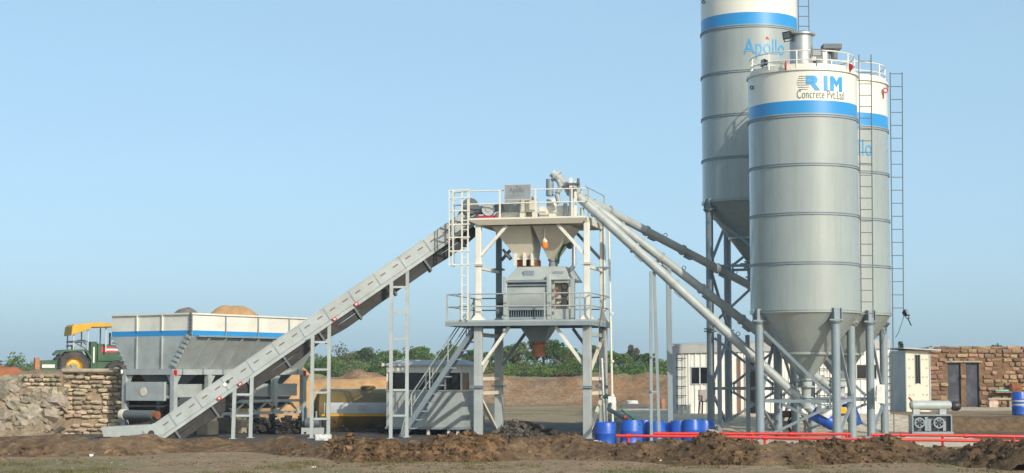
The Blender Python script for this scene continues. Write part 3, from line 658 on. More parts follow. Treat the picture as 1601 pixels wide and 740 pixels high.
# ================================================================ BATCHING TOWER (plant grid turned 14 degrees)
TA = R(-14); TO = Vector((-.98, 51.35, 0)); TW, TD = 3.24, 2.4
TM = Matrix.Translation(TO) @ Matrix.Rotation(TA, 4, 'Z')
def tw_(u, v, z): return TM @ Vector((u, v, z))
ZM, ZT = 3.42, 6.40       # mixer deck, top deck
T = thing('batching_tower', 'white and grey steel batching tower with two railed decks', 'tower', TO, TA)
cols = [(0,0),(TW,0),(TW,TD),(0,TD)]
for u, v in cols:
    lo = MB().box(u-.115, v-.115, -.05, u+.115, v+.115, ZM-.17).build('column', 'grey_paint', T, bevel=.012)
    MB().box(u-.19, v-.19, 1.46, u+.19, v+.19, 1.485).box(u-.19, v-.19, 1.50, u+.19, v+.19, 1.525).build('flange', 'leg_grey', lo)
    MB().box(u-.16, v-.16, -.03, u+.16, v+.16, .02).build('base_plate', 'leg_grey', lo)
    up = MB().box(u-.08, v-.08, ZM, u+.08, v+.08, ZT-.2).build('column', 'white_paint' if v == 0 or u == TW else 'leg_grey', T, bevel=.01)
    MB().frustum(u-.09,u+.09,v-.09,v+.09,ZM+.14, u-.18,u+.18,v-.18,v+.18,ZM).build('foot', 'white_paint', up)
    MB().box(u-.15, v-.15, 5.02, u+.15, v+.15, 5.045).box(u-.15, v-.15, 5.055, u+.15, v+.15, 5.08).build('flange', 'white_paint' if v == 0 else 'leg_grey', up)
for u in (0, TW):
    for zz in (1.30, 1.72): MB().box(u-.05, .117, zz-.05, u+.05, TD-.117, zz+.05).build('tie', 'cream_paint', T)
    MB().box(u-.05, .117, 2.95, u+.05, TD-.117, 3.06).build('tie', 'grey_paint', T)
    for (za, zb) in ((1.22, .1), (1.8, 2.92)):
        a, b_ = ((.12, za), (TD-.12, zb)) if u == 0 else ((TD-.12, za), (.12, zb)) if za < 1.5 else ((.12, za), (TD-.12, zb))
        MB().beam((u, a[0], a[1]), (u, b_[0], b_[1]), .085).build('brace', 'cream_paint', T)
    MB().box(u-.045, .082, 4.92, u+.045, TD-.082, 5.01).build('tie', 'white_paint', T)
for v in (0, TD):
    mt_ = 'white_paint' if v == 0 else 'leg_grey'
    for s, u in ((1, 0), (-1, TW)):
        MB().beam((u+s*.11, v, 2.12), (u+s*.93, v, ZM-.19), .085).build('brace', mt_, T)
        MB().beam((u+s*.08, v, 5.33), (u+s*.86, v, ZT-.21), .085).build('brace', mt_, T)
# decks
MB().box(-.92, -.32, ZM-.055, TW+.2, TD+.35, ZM).build('deck', 'grey_paint', T)
MB().box(-.92,-.32,ZM-.17,TW+.2,-.26,ZM-.057).box(-.92,TD+.29,ZM-.17,TW+.2,TD+.35,ZM-.057).box(TW+.14,-.258,ZM-.17,TW+.2,TD+.288,ZM-.057).box(-.92,-.258,ZM-.17,-.86,TD+.288,ZM-.057).box(-.1,-.25,ZM-.165,.0,TD+.28,ZM-.06).box(TW-.1,-.25,ZM-.165,TW,TD+.28,ZM-.06).build('deck_edge_beam', 'leg_grey', T)
MB().box(-.28, -.26, ZT-.05, TW+.02, TD+.3, ZT).build('deck', 'white_paint', T)
eb = MB()
eb.prism([(-.28,-.26,ZT-.052),(TW+.02,-.26,ZT-.052),(TW-.12,-.16,ZT-.2),(.05,-.16,ZT-.2)], (0,.06,0))
eb.prism([(TW+.02,-.1,ZT-.052),(TW+.02,TD+.3,ZT-.052),(TW+.02,TD+.1,ZT-.2),(TW+.02,.0,ZT-.2)], (-.08,0,0))
eb.box(-.1,TD-.06,ZT-.2,TW-.1,TD+.06,ZT-.053).box(-.06,-.05,ZT-.2,.06,TD-.07,ZT-.053).build('deck_edge_beam', 'cream_paint', T)
def railing(pts, z0, h, m, posts, r=.02, mid=True, name='guard_rail'):
    b = MB()
    for zz in ((z0+h, z0+h*.52) if mid else (z0+h,)):
        for p, q in zip(pts[:-1], pts[1:]): b.tube((*p, zz), (*q, zz), r, n=8)
    o = b.build(name, m, T)
    for p in posts: MB().beam((*p, z0), (*p, z0+h), .045).build('post', m, o)
    return o
yf, yb, xl, xr = -.28, TD+.31, -.88, TW+.16
railing([(xl,yb),(xl,yf),(xr,yf),(xr,yb),(xl,yb)], ZM, .76, 'grey_paint', [(xl,yf),(-.2,yf),(.95,yf),(2.05,yf),(TW-.15,yf),(xr,yf),(xr,1.2),(xr,yb),(2.2,yb),(1.1,yb),(.1,yb),(xl,yb),(xl,1.2)])
railing([(-.82,.1),(-.25,-.22),(TW,-.22)], ZT, .80, 'white_paint', [(-.24,-.22),(.70,-.22),(1.77,-.22),(2.85,-.22)])
railing([(TW,-.22),(TW,TD+.25)], ZT, .86, 'grey_paint', [(TW,.2),(TW,TD+.25)], .014)
pc = MB().box(2.76,-.16,ZT,2.85,-.07,ZT+1.12).box(2.9,-.14,ZT,2.97,-.07,ZT+1.02).build('mast', 'white_paint', T)
MB().box(2.68,-.2,ZT+.92,3.05,-.04,ZT+.97).box(2.8,-.2,ZT+.80,3.08,-.1,ZT+.84).tube((3.02,-.12,ZT+.85),(3.02,-.12,ZT+1.1),.04).build('bracket', 'dark_grey_paint', pc)
for k, (u, z0, z1) in enumerate(((3.05,ZT,ZT+.28),(2.72,ZT,ZT+.5),(2.55,ZT,ZT+.42))): MB().tube((u,.25,z0),(u,.25,z1),.06,n=12).build('pipe_stub', 'stainless' if k else 'grey_paint', T)
# caged ladder on the left of the tower
LD = thing('caged_ladder', 'white caged ladder hanging at the left side of the tower', 'ladder', tw_(-.35,-.35,ZM), TA)
for u in (-.40, -.22): MB().box(u-.02, -.40, ZM+.002, u+.02, -.36, ZT+.85).xf(TM).build('rail', 'white_paint', LD, world=True)
zz = ZM+.2
while zz < ZT: MB().box(-.38, -.39, zz, -.24, -.37, zz+.025).xf(TM).build('rung', 'white_paint', LD, world=True); zz += .27
for zz in (5.02, 5.42, 5.82, 6.2, 6.6, 6.98, 7.2):
    MB().box(-.78,-.42,zz,-.16,-.38,zz+.035).box(-.80,-.38,zz,-.76,.15,zz+.035).xf(TM).build('hoop', 'white_paint', LD, world=True)
for u, v in ((-.78,-.41),(-.66,-.43),(-.79,.12)): MB().box(u-.015,v-.015,5.0,u+.015,v+.015,7.22).xf(TM).build('cage_bar', 'white_paint', LD, world=True)
MB().box(-.28,-.44,ZM+.002,-.14,-.34,ZT+.83).xf(TM).build('guard_post', 'white_paint', LD, world=True) if 0 else None
# stair from the ground to the mixer deck
ST = thing('staircase', 'grey steel staircase with handrails leading up to the mixer deck', 'stairs', at(630, 688, 51.9))
top, bot = at(741, 514, 51.45), at(622, 690, 52.3); off = Vector((.06, .62, 0))
for o_ in (Vector(), off): MB().beam(top+o_, bot+o_, .05, .15).build('stringer', 'leg_grey', ST, world=True)
n = 13
for k in range(n):
    c = bot.lerp(top, (k+.6)/n); c = c+Vector((.09,0,-.03)); MB().beam(c+off*.03, c+off*.97, .26, .035).build('tread', 'leg_grey', ST, world=True)
for o_ in (Vector(), off):
    h = MB()
    for e in (.42, .80): h.tube(bot.lerp(top,.18)+o_+Vector((0,0,e)), top.lerp(bot,.0)+o_+Vector((0,0,e)), .018, n=8)
    h.tube(bot.lerp(top,.18)+o_+Vector((0,0,.8)), bot.lerp(top,.04)+o_+Vector((0,0,.1)), .018, n=8)
    hr = h.build('handrail', 'grey_paint', ST, world=True)
    for k in (.18, .42, .66, .9): MB().tube(bot.lerp(top,k)+o_, bot.lerp(top,k)+o_+Vector((0,0,.8)), .018, n=8).build('post', 'grey_paint', hr, world=True)
# ---------------- concrete mixer on the deck
MX = thing('concrete_mixer', 'grey twin-shaft concrete mixer standing on the middle deck', 'mixer', tw_(1.5,1.0,ZM), TA)
def xb(name, m, par, *boxes, bevel=.0):
    b = MB()
    for q in boxes: b.box(*q)
    return b.xf(TM).build(name, m, par, world=True, bevel=bevel)
u0, u1, v0, v1 = .78, 2.08, .15, 2.05; zb = ZM
trough = MB().prism([(u0+.06,v0+.1,zb+.3),(u0+.06,v0-.02,zb+.55),(u0+.06,v0-.02,zb+.95),(u0+.06,v0+.08,zb+1.1),(u0+.06,v1,zb+1.1),(u0+.06,v1,zb+.3)], (u1-u0-.12,0,0)).xf(TM).build('trough', 'grey_paint', MX, world=True, bevel=.02)
xb('end_plate', 'grey_paint', MX, (u0-.06,v0-.08,zb+.01,u0+.06,v1+.05,zb+1.28), bevel=.015)
xb('end_plate', 'grey_paint', MX, (u1-.06,v0-.08,zb+.01,u1+.06,v1+.05,zb+1.3), bevel=.015)
for q_ in ((u0+.062,v0-.1,zb+1.1,u1-.062,v0+.1,zb+1.16), (u0+.062,v0-.08,zb+1.0,u1-.062,v0-.02,zb+1.03), (u0+.062,v0-.06,zb+.29,u1-.062,v0+.05,zb+.36)): xb('cross_rail', 'leg_grey', MX, q_)
MB().frustum(u0+.3,u1+.4,v0+.3,v1-.3,zb+1.58, u0-.02,u1+.62,v0,v1,zb+1.17).xf(TM).build('hood', 'grey_paint', MX, world=True, bevel=.015)
xb('hood_hatch', 'leg_grey', MX, (u0+.52,v0+.09,zb+1.3,u0+.82,v0+.14,zb+1.45))
xb('hood_hatch', 'leg_grey', MX, (u1+.1,v0+.12,zb+1.26,u1+.4,v0+.16,zb+1.42))
for k in range(16): xb('vent_bar', 'leg_grey', MX, (u0+.1+k*.071,v0-.03,zb+.1,u0+.112+k*.071,v0+.0,zb+.29))
xb('vent_back', 'black_metal', MX, (u0+.07,v0+.06,zb+.05,u1-.07,v0+.08,zb+.3), (u0+.07,v0+.02,zb+.28,u1-.07,v0+.09,zb+.30))
xb('belly_rail', 'leg_grey', MX, (u0+.062,v0-.06,zb+.02,u1-.062,v0+.05,zb+.1))
# drive end with gearboxes behind a frame
xb('drive_frame', 'grey_paint', MX, (u1+.062,v0+.1,zb+.01,u1+.14,v0+.18,zb+1.25), (u1+.62,v0+.05,zb+.01,u1+.74,v0+.2,zb+1.2), (u1+.142,v0+.08,zb+1.08,u1+.62,v0+.18,zb+1.2), (u1+.142,v0+.1,zb+.02,u1+.62,v0+.2,zb+.32), (u1+.142,v0+.12,zb+.62,u1+.32,v0+.2,zb+.72), bevel=.008)
xb('drive_cover', 'cream_paint', MX, (u1+.1,v0+.35,zb+.05,u1+.46,v1-.4,zb+1.12))
for zz in (.5, .78, .98):
    MB().lathe([(.0,-.0),(.09,0),(.11,.03),(.11,.1),(.05,.12),(.05,.2)], tw_(u1+.44, v0+.15, zb+zz), 14, 'y').build('gearbox', 'black_metal', MX, world=True)
    MB().lathe([(.0,-.0),(.05,0),(.05,.1)], tw_(u1+.2, v0+.1, zb+zz-.06), 10, 'y').build('shaft_seal', 'rust', MX, world=True)
for k in range(5): xb('bolt_plate', 'dark_grey_paint', MX, (u1+.075,v0+.085,zb+.16+k*.22,u1+.13,v0+.099,zb+.25+k*.22))
m = MB(); m.tube(tw_(u0-.35,.5,zb+.62), tw_(u0-.07,.5,zb+.62), .17, n=16); m.tube(tw_(u0-.32,.35,zb+.28), tw_(u0-.07,.35,zb+.28), .14, n=16); m.build('motor', 'dark_grey_paint', MX, world=True)
# chute under the mixer
ch = MB().frustum(1.12,2.02,.5,1.45,ZM-.18, 1.36,1.80,.75,1.2,ZM-.60).xf(TM).build('discharge_chute', 'leg_grey', MX, world=True)
c = tw_(1.58,.97,0); MB().lathe([(.195,ZM-.60),(.185,ZM-.78),(.19,ZM-.95),(.185,ZM-1.06)], (c.x,c.y,0), 18).build('rubber_sleeve', 'terracotta', MX, world=True)
MB().lathe([(.185,ZM-.7),(.21,ZM-.69),(.21,ZM-.66),(.185,ZM-.65)], (c.x,c.y,0), 18, closed=True).build('clamp_band', 'rust', MX, world=True)
# ---------------- hoppers
TMH = TM @ Matrix.Translation((-.17, 0, 0))
def th_(u, v, z): return TMH @ Vector((u, v, z))
HA = thing('weigh_hopper', 'cream aggregate weigh hopper tapering above the mixer', 'hopper', th_(1.2,1.1,ZT-.2), TA)
MB().frustum(.50,1.66,.25,2.0,ZT-.21, 1.12,1.66,.75,1.45,ZT-1.12).xf(TMH).build('bin', 'cream_paint', HA, world=True)
MB().box(1.10,.72,ZT-1.17,1.68,1.48,ZT-1.121).xf(TMH).build('flange', 'white_paint', HA, world=True)
MB().box(1.14,.78,ZT-1.42,1.42,1.4,ZT-1.172).box(1.5,.78,ZT-1.40,1.72,1.4,ZT-1.172).xf(TMH).build('flexible_sleeve', 'rust', HA, world=True)
for u in (1.08, 1.36, 1.6): MB().box(u,.60,ZT-1.36,u+.08,.7,ZT-1.0).xf(TMH).build('gate_arm', 'white_paint', HA, world=True)
MB().tube(th_(.78,.8,ZT-.95), th_(.95,.8,ZT-1.15), .06, n=10).tube(th_(.7,.8,ZT-.85), th_(.78,.8,ZT-.95), .04, n=10).build('vibrator', 'dark_grey_paint', HA, world=True)
HC = thing('weigh_hopper', 'narrower pale grey cement weigh hopper behind the amber lamp', 'hopper', th_(2.2,1.1,ZT-.2), TA)
MB().frustum(1.72,2.80,.3,1.95,ZT-.21, 2.04,2.30,.95,1.25,ZT-1.15).xf(TMH).build('bin', 'cream_paint', HC, world=True)
c = th_(2.17,1.1,0); MB().lathe([(.16,ZT-1.15),(.16,ZT-1.2),(.12,ZT-1.22),(.14,ZT-1.35),(.12,ZT-1.48)], (c.x,c.y,0), 16).build('outlet', 'stainless', HC, world=True)
BC = thing('beacon_lamp', 'small amber beacon lamp on the front of the cement hopper', 'beacon', th_(2.1,.32,ZT-.78), TA)
c = th_(2.08,.36,0)
MB().lathe([(.0,ZT-.88),(.07,ZT-.87),(.1,ZT-.82),(.1,ZT-.74),(.07,ZT-.70),(.0,ZT-.70)], (c.x,c.y,0), 14).build('dome', 'amber', BC, world=True)
MB().lathe([(.075,ZT-.70),(.08,ZT-.66),(.04,ZT-.6),(.0,ZT-.6)], (c.x,c.y,0), 14).build('cap', 'white_paint', BC, world=True)
MB().beam((c.x,c.y,ZT-.6), (c.x,c.y+.02,ZT-.2), .05).build('bracket', 'cream_paint', BC, world=True)
PW = thing('water_pipe', 'grey bent water pipe entering the mixer hood beside the cement hopper', 'pipe', th_(2.8,.9,ZT-1.2), TA)
MB().pipe([th_(2.78,.8,ZT-.6), th_(2.86,.8,ZT-.75), th_(2.86,.8,ZT-1.38), th_(2.74,.8,ZT-1.5), th_(2.55,.8,ZT-1.5)], .065, 10).build('bend', 'stainless', PW, world=True)
MB().pipe([th_(2.36,.9,ZT-1.3), th_(2.4,.9,ZT-1.0), th_(2.55,.9,ZT-.75), th_(2.74,.9,ZT-.72)], .03, 8).build('hose', 'hose_green', PW, world=True)
MB().lathe([(.0,-.06),(.1,-.06),(.1,.04),(.0,.04)], th_(2.74,.76,ZT-.78), 12, 'y').build('valve', 'black_metal', PW, world=True)
# ---------------- machinery on the top deck
FH = thing('feed_hood', 'cream feed hood with sloping back standing on the top deck', 'hood', tw_(1.2,1,ZT), TA)
MB().prism([(.30,.3,ZT+.002),(1.62,.3,ZT+.002),(1.62,.3,ZT+.2),(.46,.3,ZT+.2)], (0,1.4,0)).xf(TM).build('base_box', 'cream_paint', FH, world=True)
MB().prism([(.50,.35,ZT+.202),(1.4,.35,ZT+.202),(1.4,.35,ZT+.72),(.82,.35,ZT+.72)], (0,1.2,0)).xf(TM).build('sloping_cover', 'grey_paint', FH, world=True)
MB().box(1.22,.1,ZT+.004,1.40,.28,ZT+.56).box(1.42,.05,ZT+.18,1.72,.28,ZT+.52).box(1.6,.06,ZT+.006,1.74,.2,ZT+.18).xf(TM).build('junction_box', 'cream_paint', FH, world=True)
CB = thing('cement_inlet_box', 'low white cement inlet box beside the feed hood on the top deck', 'box', tw_(2.2,.5,ZT), TA)
MB().box(1.76,.25,ZT+.002,2.62,1.8,ZT+.36).xf(TM).build('body', 'white_paint', CB, world=True, bevel=.02)
MB().lathe([(.16,ZT+.37),(.16,ZT+.62),(.1,ZT+.66),(.0,ZT+.66)], tw_(1.98,1.0,0), 16).build('vent_pipe', 'white_paint', CB, world=True)
MB().box(1.8,.12,ZT+.1,1.98,.24,ZT+.2).box(2.08,.14,ZT+.02,2.3,.24,ZT+.16).xf(TM).build('clasp', 'cream_paint', CB, world=True)
SG = thing('sign_board', 'silver name sign with dark lettering above the top deck', 'sign', tw_(1.3,-.2,ZT+.5), TA)
MB().box(.86,-.30,ZT+.52,1.64,-.27,ZT+.94).xf(TM).build('panel', 'stainless', SG, world=True)
MB().box(.84,-.305,ZT+.50,.862,-.262,ZT+.96).box(1.638,-.305,ZT+.50,1.66,-.262,ZT+.96).box(.862,-.305,ZT+.94,1.638,-.262,ZT+.96).box(.862,-.305,ZT+.50,1.638,-.262,ZT+.52).xf(TM).build('frame', 'dark_grey_paint', SG, world=True)
M['sign_plate'] = mat('sign_plate', (.50,.50,.47), .5, var=.06)
SG.children[0].data.materials[0] = M['sign_plate']
tx = fit(text_mesh('Apollo', 1, .0), .44, .20); tx.v = [TM @ Vector((1.00+v.x, -.306, ZT+.67+v.y)) for v in tx.v]; tx.build('lettering', 'text_grey', SG, world=True)
tx = fit(text_mesh('SOLUTIONS', 1, .0, 1.2), .4, .025); tx.v = [TM @ Vector((1.04+v.x, -.306, ZT+.61+v.y)) for v in tx.v]; tx.build('lettering', 'text_grey', SG, world=True)
m = MB(); m.add([TM @ Vector(p) for p in ((1.20,-.306,ZT+.87),(1.27,-.306,ZT+.87),(1.235,-.306,ZT+.91))], [(0,1,2)]); m.build('emblem', 'text_grey', SG, world=True)
# water pipes standing to the right of the tower
for k, (px, ytop, Y, lab) in enumerate(((957.5, 345, 51.6, 'tall thin standpipe clipped to the right side of the tower'), (946, 560, 51.9, 'short thin standpipe near the right rear tower column'))):
    x = (px-800.5)/FPX*Y; sp = MB().tube((x, Y, gz(x,Y)), (x-.1, Y, zat(ytop, Y)), .032, n=8)
    for zz in (1.2, 2.2, 3.6): 
        if zz < zat(ytop, Y): sp.tube((x-.02*zz/3, Y, zz), (x-.02*zz/3, Y, zz+.06), .055, n=8)
    tag(sp.build('standpipe', 'white_paint'), lab, 'pipe')
MB().tube(tw_(TW+.3,.9,3.75), tw_(TW+.3,.9,ZT), .02, n=6).pipe([tw_(TW+.28,.5,4.0), tw_(TW+.36,.5,3.9), tw_(TW+.3,.5,3.5), tw_(TW+.25,.5,3.2)], .02, 6).build('conduit', 'dark_grey_paint', T, world=True)
# ================================================================ BELT CONVEYOR
CA, CBp = at(222, 676, 50.9), at(738, 322, 51.95)
cd = (CBp-CA).normalized(); CLEN = (CBp-CA).length; cn = Vector((-cd.y, cd.x, 0)).normalized(); cu = cn.cross(cd)*-1
if cu.z < 0: cu = -cu
CV = thing('belt_conveyor', 'long inclined grey belt conveyor rising from the bin to the tower', 'conveyor', (CA.x, CA.y, 0))
def cp(s, n, u): return CA+cd*s+cn*n+cu*u
def cbox(b, s0, s1, n0, n1, u0, u1):
    vs = [cp(s, n, u) for u in (u0, u1) for s, n in ((s0,n0),(s1,n0),(s1,n1),(s0,n1))]
    return b.add(vs, [(0,3,2,1),(4,5,6,7),(0,1,5,4),(1,2,6,5),(2,3,7,6),(3,0,4,7)])
NP = 13; pl = CLEN/NP; CWD = .85
for k in range(NP):
    for n0, n1, fr_ in ((0,.02,True),(CWD-.02,CWD,False)):
        b = cbox(MB(), k*pl+.006, (k+1)*pl-.006, n0, n1, -.41, 0); cbox(b, k*pl+.006, (k+1)*pl-.006, n0-.015 if fr_ else n0, n1+(.0 if fr_ else .015), -.02, .01)
        o = b.build('side_panel', 'grey_paint', CV, world=True)
        if fr_:
            cbox(MB(), k*pl+.0, k*pl+.03, -.012, -.001, -.41, -.0).build('joint_strip', 'leg_grey', o, world=True)
            for s in (.27, .77): cbox(MB(), (k+s)*pl-.09, (k+s)*pl+.09, -.006, -.001, -.20, -.165).build('slot_mark', 'slot_mark', o, world=True)
for n0 in (-.01, CWD-.05):
    cbox(cbox(MB(), .1, CLEN-.1, n0, n0+.06, -.50, -.42), .1, CLEN-.1, n0-.03, n0+.06, -.52, -.50).build('stringer', 'grey_paint', CV, world=True)
cbox(MB(), .05, CLEN-.05, .06, CWD-.06, -.20, -.17).build('belt', 'black_rubber', CV, world=True)
b = MB(); ns = 60
for k in range(ns):
    s0, s1 = .3+(CLEN-.6)*k/ns, .3+(CLEN-.6)*(k+1)/ns
    sag = lambda s: -.80-.06*math.sin((s*1.1) % math.pi)-.02*math.sin(s*3.1)
    vs = [cp(s0,.05,sag(s0)),cp(s0,CWD-.05,sag(s0)),cp(s1,CWD-.05,sag(s1)),cp(s1,.05,sag(s1))]; vs += [v+cu*.20 for v in vs]
    b.add(vs, [(0,3,2,1),(4,5,6,7),(0,1,5,4),(1,2,6,5),(2,3,7,6),(3,0,4,7)])
b.build('return_belt', 'rusty_belt', CV, world=True)
cbox(MB(), .15, CLEN-.3, .05, CWD-.05, -.64, -.522).build('belly_pan', 'rusty_belt', CV, world=True)
s = .8
while s < CLEN-.3:
    b = cbox(MB(), s-.03, s+.03, -.02, .03, -.86, -.523); cbox(b, s-.03, s+.03, CWD-.03, CWD+.02, -.86, -.523); b.tube(cp(s,.04,-.88), cp(s,CWD-.04,-.88), .04, n=8)
    b.build('return_idler', 'dark_grey_paint', CV, world=True); s += 1.25
for px in (323, 355, 502, 536, 686):
    s = (px+4-222)/(738-222)*CLEN
    o = cbox(MB(), s-.07, s+.05, -.075, -.032, -.51, -.41).build('stop_switch', 'sign_red', CV, world=True)
    cbox(MB(), s-.045, s+.015, -.082, -.076, -.48, -.44).build('switch_plate', 'white_paint', o, world=True)
s = (342-222)/(738-222)*CLEN; MB().tube(cp(s,-.03,-.22), cp(s,-.004,-.22), .055, n=14).build('gauge', 'white_paint', CV, world=True)
MB().tube(cp(s+.12,-.03,-.2), cp(s+.12,-.004,-.2), .05, n=14).build('gauge', 'black_metal', CV, world=True)
MB().tube(cp(CLEN-.25,.04,-.2), cp(CLEN-.25,CWD-.04,-.2), .3, n=20).build('head_drum', 'black_rubber', CV, world=True)
MB().tube(cp(.25,.03,-.2), cp(.25,CWD-.03,-.2), .2, n=20).build('tail_drum', 'black_rubber', CV, world=True)
h = tw_(-.32,.25,ZT+.35); 
MB().lathe([(0,-.2),(.24,-.2),(.26,-.1),(.26,.2),(.2,.25),(0,.25)], tw_(-.42,.6,ZT+.42), 18, 'y').build('head_cover', 'dark_grey_paint', CV, world=True)
gm = MB().lathe([(0,-.12),(.19,-.12),(.2,0),(.2,.2),(0,.2)], tw_(.28,.05,ZT+.27), 18, 'y').lathe([(0,-.14),(.08,-.14),(.08,-.11),(0,-.11)], tw_(.28,.05,ZT+.27), 14, 'y').build('gear_motor', 'grey_paint', CV, world=True)
MB().box(-.02,-.05,ZT+.002,.5,.3,ZT+.09).xf(TM).build('motor_base', 'sign_red', gm, world=True)
MB().tube(tw_(-.15,.1,ZT+.27), tw_(.1,.1,ZT+.27), .13, n=14).tube(tw_(.45,.1,ZT+.3), tw_(.72,.15,ZT+.36), .11, n=12).build('motor', 'dark_grey_paint', gm, world=True)
# tail box on the ground
tb = MB().prism([at(162,683,50.9), at(158,668,50.9), at(238,664,50.9), at(232,684,50.9)], (0,.9,0)).build('tail_chute', 'grey_paint', CV, world=True)
cbox(MB(), .05, .42, -.04, -.001, -.36, .03).build('tail_plate', 'grey_paint', CV, world=True)
MB().tube(cp(.2,-.06,-.18), cp(.2,-.041,-.18), .09, n=14).build('bearing', 'black_metal', CV, world=True)
def trestle(label, legs, rungs, w=.10):
    """legs: (px, py_top, Y)"""
    f0 = foot(legs[0][0], legs[0][2]); t = thing('conveyor_trestle', label, 'trestle', f0, group='trestles under the belt conveyor')
    P = []
    for px, py, Y in legs:
        a, b = at(px, py, Y), foot(px, Y); P.append((a, b)); MB().beam(a, b, w).build('post', 'grey_paint', t, world=True)
        MB().beam(b+Vector((0,0,.02)), b+Vector((0,0,.045)), w*2).build('base_plate', 'grey_paint', t, world=True)
    for py in rungs:
        Q = []
        for a, b in P: z = zat(py, a.y); k = (z-b.z)/(a.z-b.z); Q.append(b.lerp(a, k))
        d = (Q[1]-Q[0]).normalized()*.05; MB().beam(Q[0]+d, Q[1]-d, .06).build('rung', 'grey_paint', t, world=True)
    return t
trestle('tallest ladder-like trestle under the upper half of the conveyor', [(612, 440, 51.35), (637, 424, 51.8)], [449, 490, 530, 610, 650])
trestle('shorter ladder-like trestle under the conveyor beside the tank', [(489, 522, 51.1), (515, 506, 51.55)], [535, 578, 614, 655])
trestle('lowest short trestle holding the conveyor beside the concrete footings', [(367, 608, 50.85), (394, 590, 51.2)], [617, 650])
# ================================================================ AGGREGATE BIN
E_, L_ = Vector((-.84,.545,0)), Vector((.545,.84,0)); c0 = at(298, 491.5, 52.8); zt = c0.z
z_bl1, z_bl0 = zat(516.5, 52.8), zat(525, 52.8); zf = zat(577, 53.1); BW, BL, SL = 3.30, 6.05, .70
def bp(a, b, z): return Vector((c0.x, c0.y, 0))+E_*a+L_*b+Vector((0,0,z))
AB = thing('aggregate_bin', 'large white and grey steel aggregate bin with a blue stripe', 'storage bin', bp(BW/2, 0, 0))
def inset(z): return 0 if z >= z_bl0 else SL*(z_bl0-z)/(z_bl0-zf)
def endp(b0, b1, za, zb_, nm, m, extra=0):
    pts = [bp(inset(za)-extra,b0,za), bp(BW-inset(za)+extra,b0,za), bp(BW-inset(zb_)+extra,b0,zb_), bp(inset(zb_)-extra,b0,zb_)]
    return MB().prism(pts, L_*(b1-b0)).build(nm, m, AB, world=True)
for b0, b1 in ((0,.03),(BL-.03,BL)):
    endp(b0, b1, z_bl1, zt, 'end_panel', 'white_paint'); endp(b0-.002, b1, z_bl0, z_bl1, 'blue_stripe', 'blue_paint'); o = endp(b0, b1, zf, z_bl0, 'end_panel', 'grey_paint')
for a in (BW*.34, BW*.66):
    for za_, zb2, m_ in ((zf, z_bl0, 'grey_paint'), (z_bl1, zt, 'white_paint')): MB().beam(bp(a,-.03,za_), bp(a,-.03,zb2), .035, .05, up=L_).build('rib', m_, AB, world=True)
MB().beam(bp(-.02,-.02,zt+.02), bp(BW,-.02,zt+.02), .06, .05).build('top_rail', 'white_paint', AB, world=True)
MB().beam(bp(.02,-.01,zf+.03), bp(BW-.02,-.01,zf+.03), .001) if 0 else None
NB = 4
for k in range(NB):
    b0, b1 = .03+(BL-.06)*k/NB+.004, .03+(BL-.06)*(k+1)/NB-.004
    for side in (0, 1):
        A = lambda a: a if side == 0 else BW-a
        def lp(za, zb_, t, nm, m, off=0):
            pts = [bp(A(inset(za)+off),b0,za), bp(A(inset(za)+off),b1,za), bp(A(inset(zb_)+off),b1,zb_), bp(A(inset(zb_)+off),b0,zb_)]
            return MB().prism(pts, E_*(t if side == 0 else -t)).build(nm, m, AB, world=True)
        lp(z_bl1, zt, .03, 'side_panel', 'white_paint'); lp(z_bl0, z_bl1, .03, 'blue_stripe', 'blue_paint', -.002); sp = lp(zf, z_bl0-.005, .03, 'sloping_panel', 'grey_paint')
        if side == 0:
            for j in (0, 1):
                bb = b0+(b1-b0)*(j*.5+.03); MB().beam(bp(inset(zf+.02)-.02,bb,zf+.03), bp(-.03,bb,z_bl0-.03), .045, .06, up=L_).build('rib', 'grey_paint', sp, world=True)
            MB().beam(bp(-.03,b0,zt-.01), bp(-.03,b0,z_bl0), .03, .03, up=L_).build('joint_strip', 'leg_grey', AB, world=True)
    MB().beam(bp(-.02,b0,zt+.02), bp(-.02,b1,zt+.02), .06, .05).build('top_rail', 'white_paint', AB, world=True)
    if k: MB().prism([bp(.05,b0,zf), bp(BW-.05,b0,zf), bp(BW-.05,b0,zt-.1), bp(.05,b0,zt-.1)], L_*.02).build('divider', 'grey_paint', AB, world=True) if 0 else None
MB().beam(bp(-.045,.3,z_bl0-.005), bp(-.045,BL,z_bl0-.005), .07, .05).build('ledge', 'leg_grey', AB, world=True)
cb_ = MB()
cb_.beam(bp(-.03,-.03,zt+.05), bp(-.03,-.03,z_bl0), .05, .05, up=L_)
cb_.build('corner_angle', 'dark_grey_paint', AB, world=True)
for k in range(7):
    zz = z_bl0-.06-(z_bl0-zf-.1)*k/6.5; MB().beam(bp(inset(zz)-.1,-.05,zz), bp(inset(zz)+.08,-.05,zz+.06), .09, .05, up=L_).build('bolt_clip', 'grey_paint', AB, world=True)
    MB().beam(bp(BW-inset(zz)+.06,-.03,zz), bp(BW-inset(zz)-.05,-.03,zz+.03), .05, .05, up=L_).build('bolt_clip', 'leg_grey', AB, world=True)
for k in range(6): MB().tube(bp(-.07,-.06,zt-.06-k*.11), bp(-.04,-.03,zt-.06-k*.11), .028, n=6).build('bolt', 'black_metal', AB, world=True)
